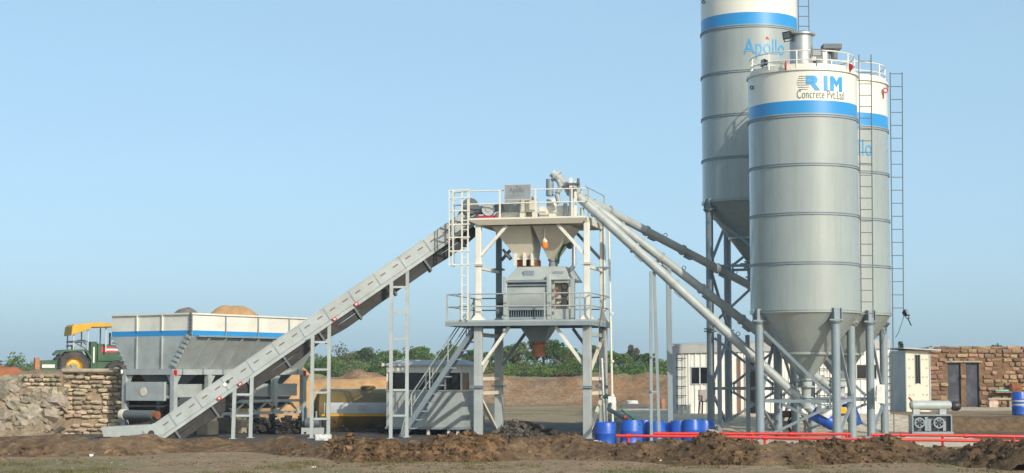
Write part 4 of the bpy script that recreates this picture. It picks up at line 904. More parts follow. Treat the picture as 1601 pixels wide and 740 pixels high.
# frame
fa0, fa1 = SL+.02, BW-SL-.02
fb_ = MB()
fb_.beam(bp(fa0-.1,-.03,zf-.09), bp(fa1+.1,-.03,zf-.09), .10, .17); fb_.build('frame_beam', 'grey_paint', AB, world=True)
MB().beam(bp(fa0-.08,.03,zf-.09), bp(fa0-.08,BL,zf-.09), .10, .17).build('frame_beam', 'grey_paint', AB, world=True)
MB().beam(bp(fa1+.08,.03,zf-.09), bp(fa1+.08,BL,zf-.09), .10, .17).build('frame_beam', 'leg_grey', AB, world=True)
MB().beam(bp(fa0,BL,zf-.09), bp(fa1,BL,zf-.09), .10, .17).build('frame_beam', 'leg_grey', AB, world=True)
for k in range(7): MB().beam(bp(fa0-.14,.3+k*.9,zf+.02), bp(fa0-.14,.3+k*.9,zf-.16), .05, .04, up=L_).build('bolt_clip', 'leg_grey', AB, world=True)
for bq, tgt in ((.0, 1), (BL, 1)): MB().beam(bp(fa0-.14,bq-.02,zf-.04), bp(fa0-.14,bq-.02,zf-.20), .14, .05, up=L_).build('marker_plate', 'red_paint', AB, world=True)
MB().tube(bp(fa1+.16,-.05,zf-.09), bp(fa1+.2,-.1,zf-.09), .075, n=14).build('hook_ring', 'white_paint', AB, world=True)
for side, a in ((0, fa0-.08), (1, fa1+.08)):
    for bq in (0, 1.5, 4.6, BL):
        zb_ = .42 if bq > .2 else .0
        cl = MB().beam(bp(a,bq,zf-.18), bp(a,bq,zb_), .16, .16, up=L_).build('column', 'grey_paint' if side == 0 or bq == 0 else 'leg_grey', AB, world=True)
        s_ = 1
        MB().prism([bp(a,bq+.08,zf-.19), bp(a,bq+.32,zf-.19), bp(a,bq+.08,zf-.55)], E_*.02).build('haunch', 'grey_paint', cl, world=True)
        if bq == 0: MB().prism([bp(a+(.08 if side == 0 else -.08),bq,zf-.19), bp(a+(.3 if side == 0 else -.3),bq,zf-.19), bp(a+(.08 if side == 0 else -.08),bq,zf-.6)], L_*.02).build('haunch', 'grey_paint', cl, world=True)
MB().tube(bp(fa0,.02,zf-.86), bp(fa1,.02,zf-.86), .06, n=10).build('cross_tube', 'grey_paint', AB, world=True)
# discharge hoppers below
for k in range(4):
    b0 = .15+1.5*k
    m = MB().add([bp(fa0+.12,b0,zf-.02),bp(fa1-.12,b0,zf-.02),bp(fa1-.12,b0+1.3,zf-.02),bp(fa0+.12,b0+1.3,zf-.02),bp(fa0+.5,b0+.4,zf-.55),bp(fa1-.5,b0+.4,zf-.55),bp(fa1-.5,b0+.9,zf-.55),bp(fa0+.5,b0+.9,zf-.55)],
        [(0,1,2,3),(7,6,5,4),(0,4,5,1),(1,5,6,2),(2,6,7,3),(3,7,4,0)])
    o = m.build('discharge_hopper', 'leg_grey', AB, world=True)
    MB().beam(bp(fa0+.45,b0+.38,zf-.60), bp(fa1-.45,b0+.38,zf-.60), .2, .16).build('gate', 'cream_paint' if k == 0 else 'dark_grey_paint', o, world=True)
# gathering conveyor
GC = thing('gathering_conveyor', 'grey belt weigher running beneath the aggregate bin', 'conveyor', bp(1.6, 0, 0))
am = (fa0+fa1)/2
MB().prism([bp(am-.75,-.15,1.05), bp(am+.85,-.15,1.05), bp(am+.85,-.15,1.62), bp(am-.75,-.15,1.62)], L_*.1).build('end_box', 'grey_paint', GC, world=True)
MB().tube(bp(am+.1,-.17,1.32), bp(am+.1,-.149,1.32), .13, n=18).build('inspection_hatch', 'cream_paint', GC, world=True)
for a0, a1, nm in ((am-.75,am-.65,'side_plate'),(am+.65,am+.75,'side_plate')):
    MB().prism([bp(a0,.0,1.15), bp(a0,BL,1.15), bp(a0,BL,1.55), bp(a0,.0,1.55)], E_*.03).build(nm, 'grey_paint', GC, world=True)
MB().prism([bp(am-.75,.6,1.14), bp(am-.75,BL-.3,1.14), bp(am-.35,BL-.3,.75), bp(am-.35,.6,.75)], E_*.03).build('trough', 'leg_grey', GC, world=True)
MB().prism([bp(am-.6,-.3,.86), bp(am+.6,-.3,.86), bp(am+.6,BL,.86), bp(am-.6,BL,.86)], Vector((0,0,.05))).build('belt', 'black_rubber', GC, world=True)
MB().tube(bp(am-.55,-.35,.62), bp(am+.62,-.35,.62), .15, n=20).build('drum', 'dark_grey_paint', GC, world=True)
MB().tube(bp(am+.64,-.35,.62), bp(am+.8,-.35,.62), .17, n=20).build('drum_flange', 'cream_paint', GC, world=True)
MB().tube(bp(am-.72,-.35,.62), bp(am-.57,-.35,.62), .12, n=20).build('bearing', 'rust', GC, world=True)
for zz in (.62, 1.0): MB().beam(bp(fa0-.06,1.6,zz), bp(fa0-.06,BL-.1,zz), .07, .09).build('rail', 'grey_paint', GC, world=True)
for k in range(4):
    b0 = 1.7+k*1.05; MB().beam(bp(fa0-.05,b0,.66), bp(fa0-.05,b0+.5,.98), .05).build('brace', 'grey_paint', GC, world=True); MB().beam(bp(fa0-.05,b0+.5,.98), bp(fa0-.05,b0+1.0,.66), .05).build('brace', 'grey_paint', GC, world=True)
for bq in (1.55, 3.05, 4.55): MB().beam(bp(fa0-.02,bq+.12,.62), bp(fa0-.02,bq+.12,.44), .10).build('leg', 'grey_paint', GC, world=True)
for a in (fa0, fa1):
    for bq, w in ((1.5,'nearest the conveyor'), (3.05,'middle of the row'), (4.6,'third along the row'), (BL,'at the far end')):
        if a == fa1 and bq in (3.05,): continue
        c = bp(a-.08 if a == fa0 else a+.08, bq, 0)
        o = MB().box(-.24,-.24,-.05,.24,.24,.43 if bq != BL else .42).build('concrete_footing', 'concrete', bevel=.03); o.location = (c.x, c.y, 0); o.rotation_euler.z = R(-33)
        tag(o, f'rounded concrete footing block under the {"front" if a == fa0 else "rear"} bin columns, {w}', 'footing', 'concrete footings under the bin')
heap('gravel_heap', 'grey gravel heaped in the left end of the aggregate bin', 'gravel heap', bp(1.5, 1.35, zt-.30), .95, 1.15, .56, 'gravel', 13, rot=R(57), rough=.15)
heap('sand_heap', 'orange sand heaped above the rim of the aggregate bin', 'sand heap', bp(1.6, 3.7, zt-.32), 1.35, 1.35, .72, 'sand', 14, rot=R(57), rough=.14, flat=1.5)
heap('gravel_heap', 'low grey gravel heap beside the sand in the aggregate bin', 'gravel heap', bp(1.6, 5.0, zt-.36), 1.1, .9, .46, 'gravel', 15, rot=R(57))
MB().prism([bp(.06,.05,zt-.45), bp(BW-.06,.05,zt-.45), bp(BW-.06,BL-.05,zt-.45), bp(.06,BL-.05,zt-.45)], Vector((0,0,.15))).build('fill', 'gravel', AB, world=True)
# ================================================================ CONTROL CABIN
KO = Vector((-3.877, 54.4, 0)); K = thing('control_cabin', 'small grey and white control cabin with dark windows behind the stairs', 'cabin', KO, TA)
KM = Matrix.Translation(KO) @ Matrix.Rotation(TA, 4, 'Z'); kw, kd = 2.42, 1.95; kz0, ks, kt, ke = .24, 1.33, 1.90, 2.10
def kb(nm, m, par, *bx, bevel=0):
    b = MB()
    for q in bx: b.box(*q)
    return b.build(nm, m, par, bevel=bevel)
kb('wall', 'grey_paint', K, (0,0,kz0,1.2,.05,ks)); kb('wall', 'grey_paint', K, (1.204,0,kz0,kw,.05,ks)); kb('wall', 'grey_paint', K, (kw-.05,.052,kz0,kw,kd,ks)); kb('wall', 'grey_paint', K, (0,.052,kz0,.05,kd,ks), (.052,kd-.05,kz0,kw-.052,kd,ke))
kb('floor', 'leg_grey', K, (-.03,-.03,kz0-.07,kw+.03,kd+.03,kz0-.002)); kb('sill', 'white_paint', K, (-.02,-.03,ks+.001,kw+.03,.06,ks+.04), (kw-.06,.062,ks+.001,kw+.03,kd,ks+.04))
kb('fascia', 'white_paint', K, (0,-.012,kt,kw,.05,ke), (kw-.05,.052,kt,kw+.012,kd,ke), (0,.052,kt,.05,kd,ke))
for u in (0, .62, 1.24, 1.86, kw-.05): kb('mullion', 'white_paint', K, (u,-.005,ks+.041,u+.05,.05,kt-.001))
kb('mullion', 'white_paint', K, (kw-.05,kd*.42,ks+.041,kw+.005,kd,kt-.001))
for u in (.052, .672, 1.292, 1.912):
    w = kb('window', 'glass', K, (u,.015,ks+.041,u+(.566 if u < 1.9 else .456),.03,kt-.001))
kb('window', 'glass', K, (kw-.03,.055,ks+.041,kw-.015,kd*.42-.002,kt-.001))
MB().add([(-.08,-.08,ke+.001),(kw+.08,-.08,ke+.001),(kw+.08,kd+.08,ke+.001),(-.08,kd+.08,ke+.001),(-.08,-.08,ke+.05),(kw+.08,-.08,ke+.05),(kw+.08,kd+.08,ke+.05),(-.08,kd+.08,ke+.05),(.25,.45,ke+.2),(kw-.25,.45,ke+.2),(kw-.25,kd-.45,ke+.2),(.25,kd-.45,ke+.2)],
    [(0,3,2,1),(0,1,5,4),(1,2,6,5),(2,3,7,6),(3,0,4,7),(4,5,9,8),(5,6,10,9),(6,7,11,10),(7,4,8,11),(8,9,10,11)]).build('roof', 'shed_side', K, smooth=0)
kb('gutter_end', 'white_paint', K, (-.12,-.12,ke+.0,-.05,-.05,ke+.1))
for u, v in ((.1,.1),(kw*.55,.08),(kw*.82,.08),(kw-.15,.1),(kw-.1,kd-.2),(.1,kd-.2)): kb('leg', 'cream_paint', K, (u-.04,v-.04,-.02,u+.04,v+.04,kz0-.072))
kb('side_box', 'white_paint', K, (kw+.25,kd-.6,.55,kw+.7,kd-.2,.95)); kb('side_box_leg', 'leg_grey', K, (kw+.28,kd-.55,-.02,kw+.33,kd-.5,.548), (kw+.6,kd-.3,-.02,kw+.65,kd-.25,.548))
# ================================================================ TANK
tx0, tx1, tY, tr, tz = (500-800.5)/FPX*57.5, (650-800.5)/FPX*57.5, 57.5, .74, .64
TK = thing('tank', 'dirty golden cylindrical tank with pale stripe lying behind the cabin', 'tank', (tx0, tY, 0))
MB().lathe([(.0,tx0-.2),(.35,tx0-.16),(.6,tx0-.05),(tr,tx0+.08),(tr,tx1-.08),(.6,tx1+.05),(.35,tx1+.16),(0,tx1+.2)], (0,tY,tz), 40, 'x').build('shell', 'tank_gold', TK, world=True)
def strip(a0, a1, m, nm, x0, x1, lift):
    b = MB(); n = 6; b.v = [Vector((x, tY-(tr+lift)*math.cos(a0+(a1-a0)*k/n), tz+(tr+lift)*math.sin(a0+(a1-a0)*k/n))) for x in (x0, x1) for k in range(n+1)]
    b.f = [(k, k+1, n+2+k, n+1+k) for k in range(n)]; return b.build(nm, m, TK, world=True)
strip(R(-4), R(24), 'shed_side', 'stripe', tx0+.25, tx1-.1, .006); strip(R(-10), R(-5), 'tank_yellow', 'stripe', tx0+.1, tx1-.1, .006)
for x in (tx0+.3, tx0+2.3): MB().lathe([(tr-.01,x-.02),(tr+.02,x-.02),(tr+.02,x+.02),(tr-.01,x+.02)], (0,tY,tz), 40, 'x', True).build('band', 'tank_gold', TK, world=True)
MB().box(tx0+1.35,tY-tr-.04,tz+.1,tx0+1.6,tY-tr+.1,tz+.24).build('plate', 'shed_side', TK, world=True)
MB().box(tx0+.1,tY-.5,-.03,tx1-.2,tY-.4,.1).box(tx0+.1,tY+.4,-.03,tx1-.2,tY+.5,.1).build('cradle', 'black_metal', TK, world=True)
for x in (tx0+.4, tx0+1.3, tx0+2.3): MB().box(x-.1,tY-.55,.1,x+.1,tY+.55,.3).build('saddle', 'black_metal', TK, world=True)
MB().lathe([(.0,.0),(.25,.0),(.25,.08),(.2,.12),(0,.12)], (tx0+1.6,tY,tz+tr-.02), 16).build('hatch', 'tank_gold', TK, world=True)
pm = thing('pump_set', 'small dark pump set with white sacks beside the tank end', 'pump', at(487, 672, 54.8)*1)
p = at(487, 675, 54.8)
MB().box(p.x-.3,p.y-.15,-.02,p.x+.4,p.y+.25,.2).build('base', 'grey_paint', pm, world=True)
MB().tube((p.x-.2,p.y,.35),(p.x+.25,p.y,.35),.14,n=14).build('motor', 'dark_grey_paint', pm, world=True)
for k in range(5): MB().tube((p.x-.3+k*.14,p.y+.2,.2),(p.x-.3+k*.14,p.y+.2,.85-.05*k),.03,n=8).build('riser', 'leg_grey', pm, world=True)
for k, (px, py) in enumerate(((501,682),(509,686))):
    q = at(px, py, 49.5); vs, fs = chunk(.3,.25,.18,.2,random.Random(k+50),2,.4); o = MB().add(vs, fs).build('sack', 'white_cloth', smooth=60); o.location = (q.x, q.y, gz(q.x,q.y)+.07); tag(o, ('crumpled white sack by the post beside the tank, left one','crumpled white sack by the post beside the tank, right one')[k], 'sack', 'white sacks by the trestle')
# ================================================================ TRACTOR
TR = thing('tractor', 'green tractor with a yellow canopy standing on the embankment', 'tractor', (at(110,585,72).x, 72.0, 1.58), R(24))
def wheel(nm, x, y, r, w, rim):
    wl_ = MB().lathe([(r*.55,-w/2),(r*.9,-w/2),(r,-w*.32),(r,w*.32),(r*.9,w/2),(r*.55,w/2),(r*.5,w*.2),(r*.5,-w*.2)], (x,y,r), 28, 'y', True).build(nm, 'tyre', TR)
    MB().lathe([(.0,-w*.1),(r*.2,-w*.16),(r*.22,-w*.1),(r*.4,-w*.05),(r*.54,-w*.42),(r*.56,-w*.42),(r*.56,w*.42),(r*.4,.1*w),(0,.1*w)], (x,y,r), 24, 'y').build('rim', rim, wl_)
    b = MB()
    for k in range(20):
        a = 2*math.pi*k/20; c_, s_ = math.cos(a), math.sin(a)
        for sd_ in (-1, 1): b.beam((x+c_*r*.99, y+sd_*w*.06, r+s_*r*.99), (x+math.cos(a+.16)*r*1.0, y+sd_*w*.45, r+math.sin(a+.16)*r*1.0), .05, .05, up=(0,1,0))
    b.build('tread_lugs', 'tyre', wl_); return wl_
for s_ in (-1, 1):
    wheel('rear_wheel', 0, s_*.68, .62, .38, 'tractor_yellow'); wheel('front_wheel', 1.75, s_*.6, .42, .28, 'dark_grey_paint')
    MB().prism([(-.62,s_*.68-.22,1.12),(-.45,s_*.68-.22,1.28),(.5,s_*.68-.22,1.3),(.72,s_*.68-.22,.95),(.64,s_*.68-.22,.9),(.45,s_*.68-.22,1.22),(-.4,s_*.68-.22,1.2),(-.56,s_*.68-.22,1.06)], (0,.44,0)).build('fender', 'tractor_green', TR)
    MB().box(2.38,s_*.2-.09,1.05,2.42,s_*.2+.09,1.18).build('headlight', 'lamp_glass', TR)
MB().box(-.35,-.36,.4,2.3,.36,.9).box(-.5,-.4,.45,.3,.4,.8).build('chassis', 'tractor_green', TR, bevel=.03)
hd = MB().prism([(.99,-.40,.80),(2.5,-.38,.80),(2.5,-.38,1.25),(2.3,-.38,1.42),(.99,-.40,1.55)], (0,.78,0)).build('hood', 'tractor_green', TR, bevel=.04)
MB().box(1.15,-.415,1.18,2.0,-.401,1.42).build('side_badge', 'sign_red', hd); MB().box(1.3,-.419,1.26,1.85,-.416,1.34).build('badge_stripe', 'white_cloth', hd)
MB().box(.72,-.45,.45,.98,.45,1.62).build('dashboard', 'tractor_green', TR, bevel=.02); MB().box(.82,-.47,.75,.88,-.451,1.4).build('white_stripe', 'white_paint', TR)
MB().tube((1.6,.1,1.35),(1.6,.1,2.0),.04,n=10).build('exhaust', 'black_metal', TR)
MB().tube((.62,0,1.5),(.45,0,1.65),.02,n=8).lathe([(.17,-.012),(.19,0),(.17,.012)], (.42,0,1.68), 18, closed=True).build('steering_wheel', 'black_metal', TR)
MB().box(.1,-.25,1.0,.5,.25,1.12).box(.04,-.25,1.12,.12,.25,1.5).build('seat', 'tractor_yellow', TR, bevel=.03)
MB().tube((-.05,-.72,1.45),(-.05,.72,1.45),.03,n=8).tube((-.05,-.72,1.62),(-.05,.72,1.62),.03,n=8).tube((-.05,-.74,1.62),(.55,-.74,1.62),.03,n=8).tube((-.05,.74,1.62),(.55,.74,1.62),.03,n=8).tube((-.05,-.74,1.62),(.5,-.74,1.3),.025,n=8).build('rail', 'dark_grey_paint', TR)
for x, y in ((-.02,-.72),(-.02,.72),(1.3,-.6),(1.3,.6),(.55,-.72),(.55,.72)): MB().beam((x,y,1.2),(x,y,2.2),.05).build('canopy_post', 'shed_side', TR)
b = MB(); b.prism([(-.10,-.85,2.22),(-.02,-.85,2.31),(.9,-.85,2.40),(2.1,-.85,2.33),(2.15,-.85,2.25),(-.10,-.85,2.17)], (0,1.7,0)).prism([(-.10,-.86,2.24),(-.10,.86,2.24),(-.15,.87,1.86),(-.15,-.87,1.86)], (.03,0,0)).prism([(-.10,-.86,2.26),(.85,-.86,2.34),(.55,-.89,2.10),(-.15,-.88,1.86)], (0,.03,0))
b.build('canopy', 'canopy_yellow', TR, bevel=.02)
rb = MB().box(-1.35,-.7,.35,-.65,-.55,.85).box(-1.35,-.55,.35,-1.22,.7,.82).beam((-.8,-.3,.6),(-.3,-.3,.6),.1).beam((-1.2,.3,.6),(-.3,.3,.6),.1).build('rear_scraper', 'tractor_green', TR)
MB().box(-1.25,-.705,.55,-.75,-.701,.68).build('white_stripe', 'white_paint', rb)
MB().box(-1.55,-.85,.12,-1.37,-.5,.95).build('scraper_end', 'terracotta', rb)
# ================================================================ SHED OF CORRUGATED SHEETS
SY = 62.5; sx = lambda px: (px-800.5)/FPX*SY; sz = lambda py: zat(py, SY)
SH = thing('shed', 'long white corrugated sheet shed with a grey fascia behind the silos', 'shed', (sx(1057), SY, .45)); g0 = .44
sx0, sx1, SDp = sx(1058), sx(1390), 2.4
ftop = lambda x: sz(553)+(sz(545)-sz(553))*(x-sx0)/(sx1-sx0)
openings = [(sx(1079),sx(1107),sz(600),sz(575)), (sx(1166),sx(1188),g0,sz(560)), (sx(1337),sx(1369),sz(592),sz(571))]
def sheet(x0, x1, za, zb):
    if zb-za < .03: return
    n = max(1, round((x1-x0)/.21)); p = (x1-x0)/n; prof = []
    for k in range(n):
        x = x0+k*p; prof += [(x,0),(x+p*.55,0),(x+p*.65,-.035),(x+p*.9,-.035)]
    prof.append((x1,0)); m = len(prof); b = MB()
    b.v = [Vector((x, SY+y, z)) for z in (za, zb) for x, y in prof]+[Vector((x, SY+y+.006, z)) for z in (za, zb) for x, y in prof]
    b.f = [(i,i+1,m+i+1,m+i) for i in range(m-1)]+[(2*m+i,3*m+i,3*m+i+1,2*m+i+1) for i in range(m-1)]
    b.build('sheet', 'shed_sheet', SH, world=True, smooth=0)
xs = [sx0]
cuts = sorted([sx0, sx1]+[c for o_ in openings for c in o_[:2]])
for a, b_ in zip(cuts[:-1], cuts[1:]):
    n = max(1, round((b_-a)/.85))
    for k in range(n):
        x0, x1 = a+(b_-a)*k/n+.004, a+(b_-a)*(k+1)/n-.004; top = ftop((x0+x1)/2)
        ops = [o_ for o_ in openings if o_[0]-.01 < (x0+x1)/2 < o_[1]+.01]
        if ops: sheet(x0, x1, g0, ops[0][2]); sheet(x0, x1, ops[0][3], top)
        else: sheet(x0, x1, g0, top)
MB().prism([(sx0-.1,SY-.1,ftop(sx0)),(sx1,SY-.1,ftop(sx1)),(sx1,SY-.1,ftop(sx1)+.32),(sx0-.1,SY-.1,ftop(sx0)+.30)], (0,.06,0)).build('fascia', 'shed_fascia', SH, world=True)
MB().prism([(sx0-.1,SY-.12,ftop(sx0)+.305),(sx1,SY-.12,ftop(sx1)+.325),(sx1,SY+SDp,ftop(sx1)+.40),(sx0-.1,SY+SDp,ftop(sx0)+.38)], (0,0,.03)).build('roof', 'shed_fascia', SH, world=True)
MB().box(sx0-.02,SY+.02,g0,sx0+.02,SY+SDp,ftop(sx0)+.30).box(sx0,SY+SDp-.04,g0,sx1,SY+SDp,ftop(sx0)+.3).build('side_wall', 'shed_side', SH, world=True)  # darker than the front sheets: end wall's shade put into its colour
MB().box(sx0+.05,SY+.05,g0-.3,sx1,SY+SDp-.05,g0+.01).build('floor', 'concrete', SH, world=True)
for k, (a, b_, za, zb) in enumerate(openings):
    if k == 1: continue
    m_ = (a+b_)/2
    w = MB().box(a-.02,SY-.05,za-.03,b_+.02,SY+.02,za).box(a-.02,SY-.05,zb,b_+.02,SY+.02,zb+.03).box(a-.02,SY-.05,za,a+.02,SY+.02,zb).box(b_-.02,SY-.05,za,b_+.02,SY+.02,zb).box(m_-.025,SY-.05,za,m_+.025,SY+.02,zb).build('window', 'shed_side', SH, world=True)
    MB().box(a+.02,SY-.01,za,m_-.025,SY+.0,zb).build('pane', 'glass', w, world=True); MB().box(m_+.025,SY-.01,za,b_-.02,SY+.0,zb).build('pane', 'glass', w, world=True)
MB().box(sx(1152.5),SY-.08,g0,sx(1156.5),SY-.036,sz(558)).build('door_post', 'brown_post', SH, world=True)
MB().box(sx(1165)-.04,SY-.06,g0,sx(1165),SY+.02,sz(559)).box(sx(1188.5),SY-.06,g0,sx(1188.5)+.04,SY+.02,sz(559)).build('door_frame', 'shed_side', SH, world=True)
def rack(label, px0, px1, py0, py1, Y, n, m='black_metal'):
    b = MB(); x0, x1 = (px0-800.5)/FPX*Y, (px1-800.5)/FPX*Y; z0, z1 = max(zat(py1, Y), gz(x0, Y)), zat(py0, Y)
    for x in (x0, x1): b.tube((x,Y,z0),(x,Y,z1),.014,n=6)
    for k in range(n): z = z0+(z1-z0)*(k+.5)/n; b.tube((x0-.05,Y,z),(x1+.05,Y,z),.016,n=6)
    tag(b.build('wall_ladder', m), label, 'ladder', 'black ladders leaning on the shed')
rack('thin black ladder on the shed wall beside its window', 1058, 1070, 553, 641, SY-.12, 6)
rack('thin black ladder on the shed wall next to the white portable cabin', 1381, 1389, 552, 648, SY-.12, 9)
rack('thin black ladder on the shed wall between the silo legs', 1280, 1296, 570, 640, SY-.12, 5)
# plastic chair
cx_ = sx(1097); CH = thing('plastic_chair', 'dark brown plastic chair standing before the shed window', 'chair', (cx_, 61.3, gz(cx_,61.3)), R(10))
MB().box(-.22,-.22,.42,.22,.22,.45).build('seat', 'plastic_brown', CH, bevel=.015); MB().prism([(-.22,.2,.46),(.22,.2,.46),(.2,.28,.84),(-.2,.28,.84)], (0,.025,0)).build('backrest', 'plastic_brown', CH, bevel=.01)
for x in (-.19,.19):
    for y in (-.19,.19): MB().beam((x,y,.42),(x*1.12,y*1.12,0),.045).build('leg', 'plastic_brown', CH)
    MB().box(x*1.1-.025,-.2,.62,x*1.1+.025,.24,.645).box(x*1.1-.02,-.2,.45,x*1.1+.02,-.16,.62).build('armrest', 'plastic_brown', CH)
# ================================================================ PORTABLE CABIN
PY = 66.0; ppx = lambda px: (px-800.5)/FPX*PY; ppz = lambda py: zat(py, PY)
PC = thing('portable_cabin', 'cream portable cabin with one narrow window beside the stone building', 'cabin', (ppx(1416), PY, .45)); a, b_ = ppx(1415.5), ppx(1451); z0, z1 = .44, ppz(548)
MB().box(a,PY,z0,ppx(1429),PY+.04,z1).box(ppx(1437),PY,z0,b_,PY+.04,z1).box(ppx(1429),PY,z0,ppx(1437),PY+.04,ppz(600)).box(ppx(1429),PY,ppz(555),ppx(1437),PY+.04,z1).build('front_wall', 'cabin_cream', PC, world=True)
MB().box(a,PY+.042,z0,a+.04,PY+3,z1).box(b_-.04,PY+.042,z0,b_,PY+3,z1).box(a+.042,PY+2.96,z0,b_-.042,PY+3,z1).build('side_wall', 'shed_side', PC, world=True)  # front is cream; the shade on the sides is put into this grey
w = MB().box(ppx(1429),PY+.06,ppz(600),ppx(1437),PY+.07,ppz(555)).build('window', 'glass', PC, world=True)
MB().box(ppx(1429)-.01,PY-.012,ppz(600)-.02,ppx(1430),PY+.0,ppz(555)+.02).box(ppx(1436),PY-.012,ppz(600)-.02,ppx(1437)+.01,PY,ppz(555)+.02).box(ppx(1432.7),PY-.005,ppz(600),ppx(1433.3),PY+.05,ppz(555)).build('window_frame', 'dark_grey_paint', PC, world=True)
for px in (1420, 1426, 1441, 1447):
    for k in range(6):
        if px in (1426, 1441) and k % 2: continue
        c = Vector((ppx(px), PY, ppz(562)-k*.33)); MB().tube(c+Vector((0,-.015,0)), c, .035, n=8).build('bolt', 'shed_side', PC, world=True)
MB().box(a-.04,PY-.02,z0-.02,a-.001,PY+.03,z1).box(b_+.001,PY-.02,z0-.02,b_+.05,PY+.03,z1).build('corner_post', 'shed_side', PC, world=True)
MB().prism([(a-.15,PY-.25,z1+.06),(b_+.4,PY-.25,z1-.02),(b_+.4,PY+3.1,z1+.0),(a-.15,PY+3.1,z1+.08)], (0,0,.05)).build('roof', 'shed_side', PC, world=True)
q = Vector((ppx(1417), 65.2, .45)); o = MB().beam(Vector((ppx(1425), 64.9, gz(9,62))), Vector((ppx(1416), 65.7, 1.0)), .09, .03).build('leaning_plank', 'rust'); tag(o, 'rusty red plank leaning against the portable cabin corner', 'plank')
# ================================================================ STONE BUILDING
BY = 76.0; bx_ = lambda px: (px-800.5)/FPX*BY; bz = lambda py: zat(py, BY); b0z = .40
SB = thing('stone_building', 'low brown stone masonry building with two dark blue doors', 'building', (bx_(1452), BY, b0z))
d1, d2 = (bx_(1479.5), bx_(1500)), (bx_(1508), bx_(1528.5)); dtop = bz(567); btop = bz(546); xr_ = bx_(1650)
for x0, x1, za, zb in ((bx_(1450),d1[0],b0z,btop),(d1[1],d2[0],b0z,btop),(d2[1],xr_,b0z,btop),(d1[0],d1[1],dtop,btop),(d2[0],d2[1],dtop,btop)):
    MB().box(x0,BY,za,x1,BY+.4,zb).build('wall_core', 'mortar', SB, world=True)
MB().box(bx_(1450),BY+.402,b0z,bx_(1450)+.4,BY+5,btop).box(xr_-.4,BY+.402,b0z,xr_,BY+5,btop).box(bx_(1450)+.4,BY+4.6,b0z,xr_-.4,BY+5,btop).build('side_wall', 'mortar', SB, world=True)
MB().prism([(bx_(1450)+.05,BY+.1,btop),(xr_,BY+.1,btop),(xr_,BY+5,btop),(bx_(1450)+.05,BY+5,btop)], (0,0,.08)).build('roof', 'concrete', SB, world=True)
BS_ = [stone_mesh('masonry_stone', .13, 'brickstone', 60+i, .38) for i in range(7)]
inv = (bx_(1452), BY, b0z)
courses(SB, inv, bx_(1450), bx_(1608), BY+.015, b0z, btop-.05, .17, .20, .52, random.Random(8), lambda a,b,c,d: any(a < q[1]-.03 and b > q[0]+.03 and c < dtop-.02 for q in (d1, d2)), BS_, .16, .10, 1.8)
rr = random.Random(4)
x = bx_(1466)
while x < bx_(1606):
    s = rr.uniform(.12,.38); shared('coping_stone', BS_[int(x*7)%7], SB, Vector((x, BY+.15, btop+.06))-Vector(inv), (0,0,rr.uniform(-.2,.2)), (s*1.6, .3, rr.uniform(.05,.16))); x += s*1.2+rr.uniform(0,.12)
for q in (d1, d2):
    d_ = MB().box(q[0]+.03,BY+.1,b0z+.05,q[1]-.03,BY+.15,dtop-.03).build('door', 'door_blue', SB, world=True)
    MB().box(q[0],BY+.05,b0z,q[0]+.03,BY+.16,dtop).box(q[1]-.03,BY+.05,b0z,q[1],BY+.16,dtop).box(q[0]+.03,BY+.05,dtop-.03,q[1]-.03,BY+.16,dtop).build('frame', 'door_blue', d_, world=True)
    MB().box(q[1]-.12,BY+.08,b0z+1.0,q[1]-.07,BY+.099,b0z+1.1).build('handle', 'black_metal', d_, world=True)
    MB().box(q[0]-.12,BY-.08,dtop+.005,q[1]+.12,BY-.005,dtop+.07).build('lintel', 'concrete', SB, world=True)
MB().box(bx_(1597),BY-.05,b0z,bx_(1601),BY-.0,bz(590)).box(bx_(1601)+.01,BY-.03,b0z,bx_(1625),BY-.01,bz(590)).build('door', 'hose_green', SB, world=True)
BN = thing('stone_bench', 'pale slab bench on rough blocks before the stone building', 'bench', (bx_(1555), 75, .4))
q = 75.2; MB().box(bx_(1532),q-.25,.78,bx_(1580),q+.2,.86).build('slab', 'concrete', BN, world=True, bevel=.02)
for px in (1541, 1571): vs, fs = chunk(.4,.4,.42,.12,random.Random(px),2,.4); MB().add([v+Vector((bx_(px),q,.60)) for v in vs], fs).build('block', 'stone', BN, world=True, smooth=0)
o = MB().box(bx_(1477),72.4,.36,bx_(1545),75.5,.46).build('door_step', 'concrete', bevel=.03); tag(o, 'low concrete doorstep before the two blue doors', 'step')
def drum(label, x, y, z, r=.285, h=.88, rot=None, m='blue_drum', stripes=False, group='blue plastic drums'):
    t = thing('plastic_drum', label, 'drum', (x, y, z), group=group)
    if rot: t.rotation_euler = rot
    MB().lathe([(r*.9,0),(r,.03),(r,h*.30),(r*1.03,h*.33),(r*1.03,h*.36),(r,h*.39),(r,h*.64),(r*1.03,h*.67),(r*1.03,h*.70),(r,h*.73),(r,h*.9),(r*.93,h*.95),(r*.9,h),(r*.85,h*.975),(.001,h*.975)], n=28).build('body', m, t)
    for k in (-1, 1): MB().lathe([(.05,h*.975),(.05,h*1.0),(.0,h*1.0)], (k*r*.55,0,0), 12).build('bung', 'blue_drum', t)
    if stripes:
        for zz in (.34, .5): MB().lathe([(r*1.01,h*zz+.06),(r*1.015,h*zz+.09),(r*1.01,h*zz+.12)], n=28).build('band', 'shed_side', t)
    return t
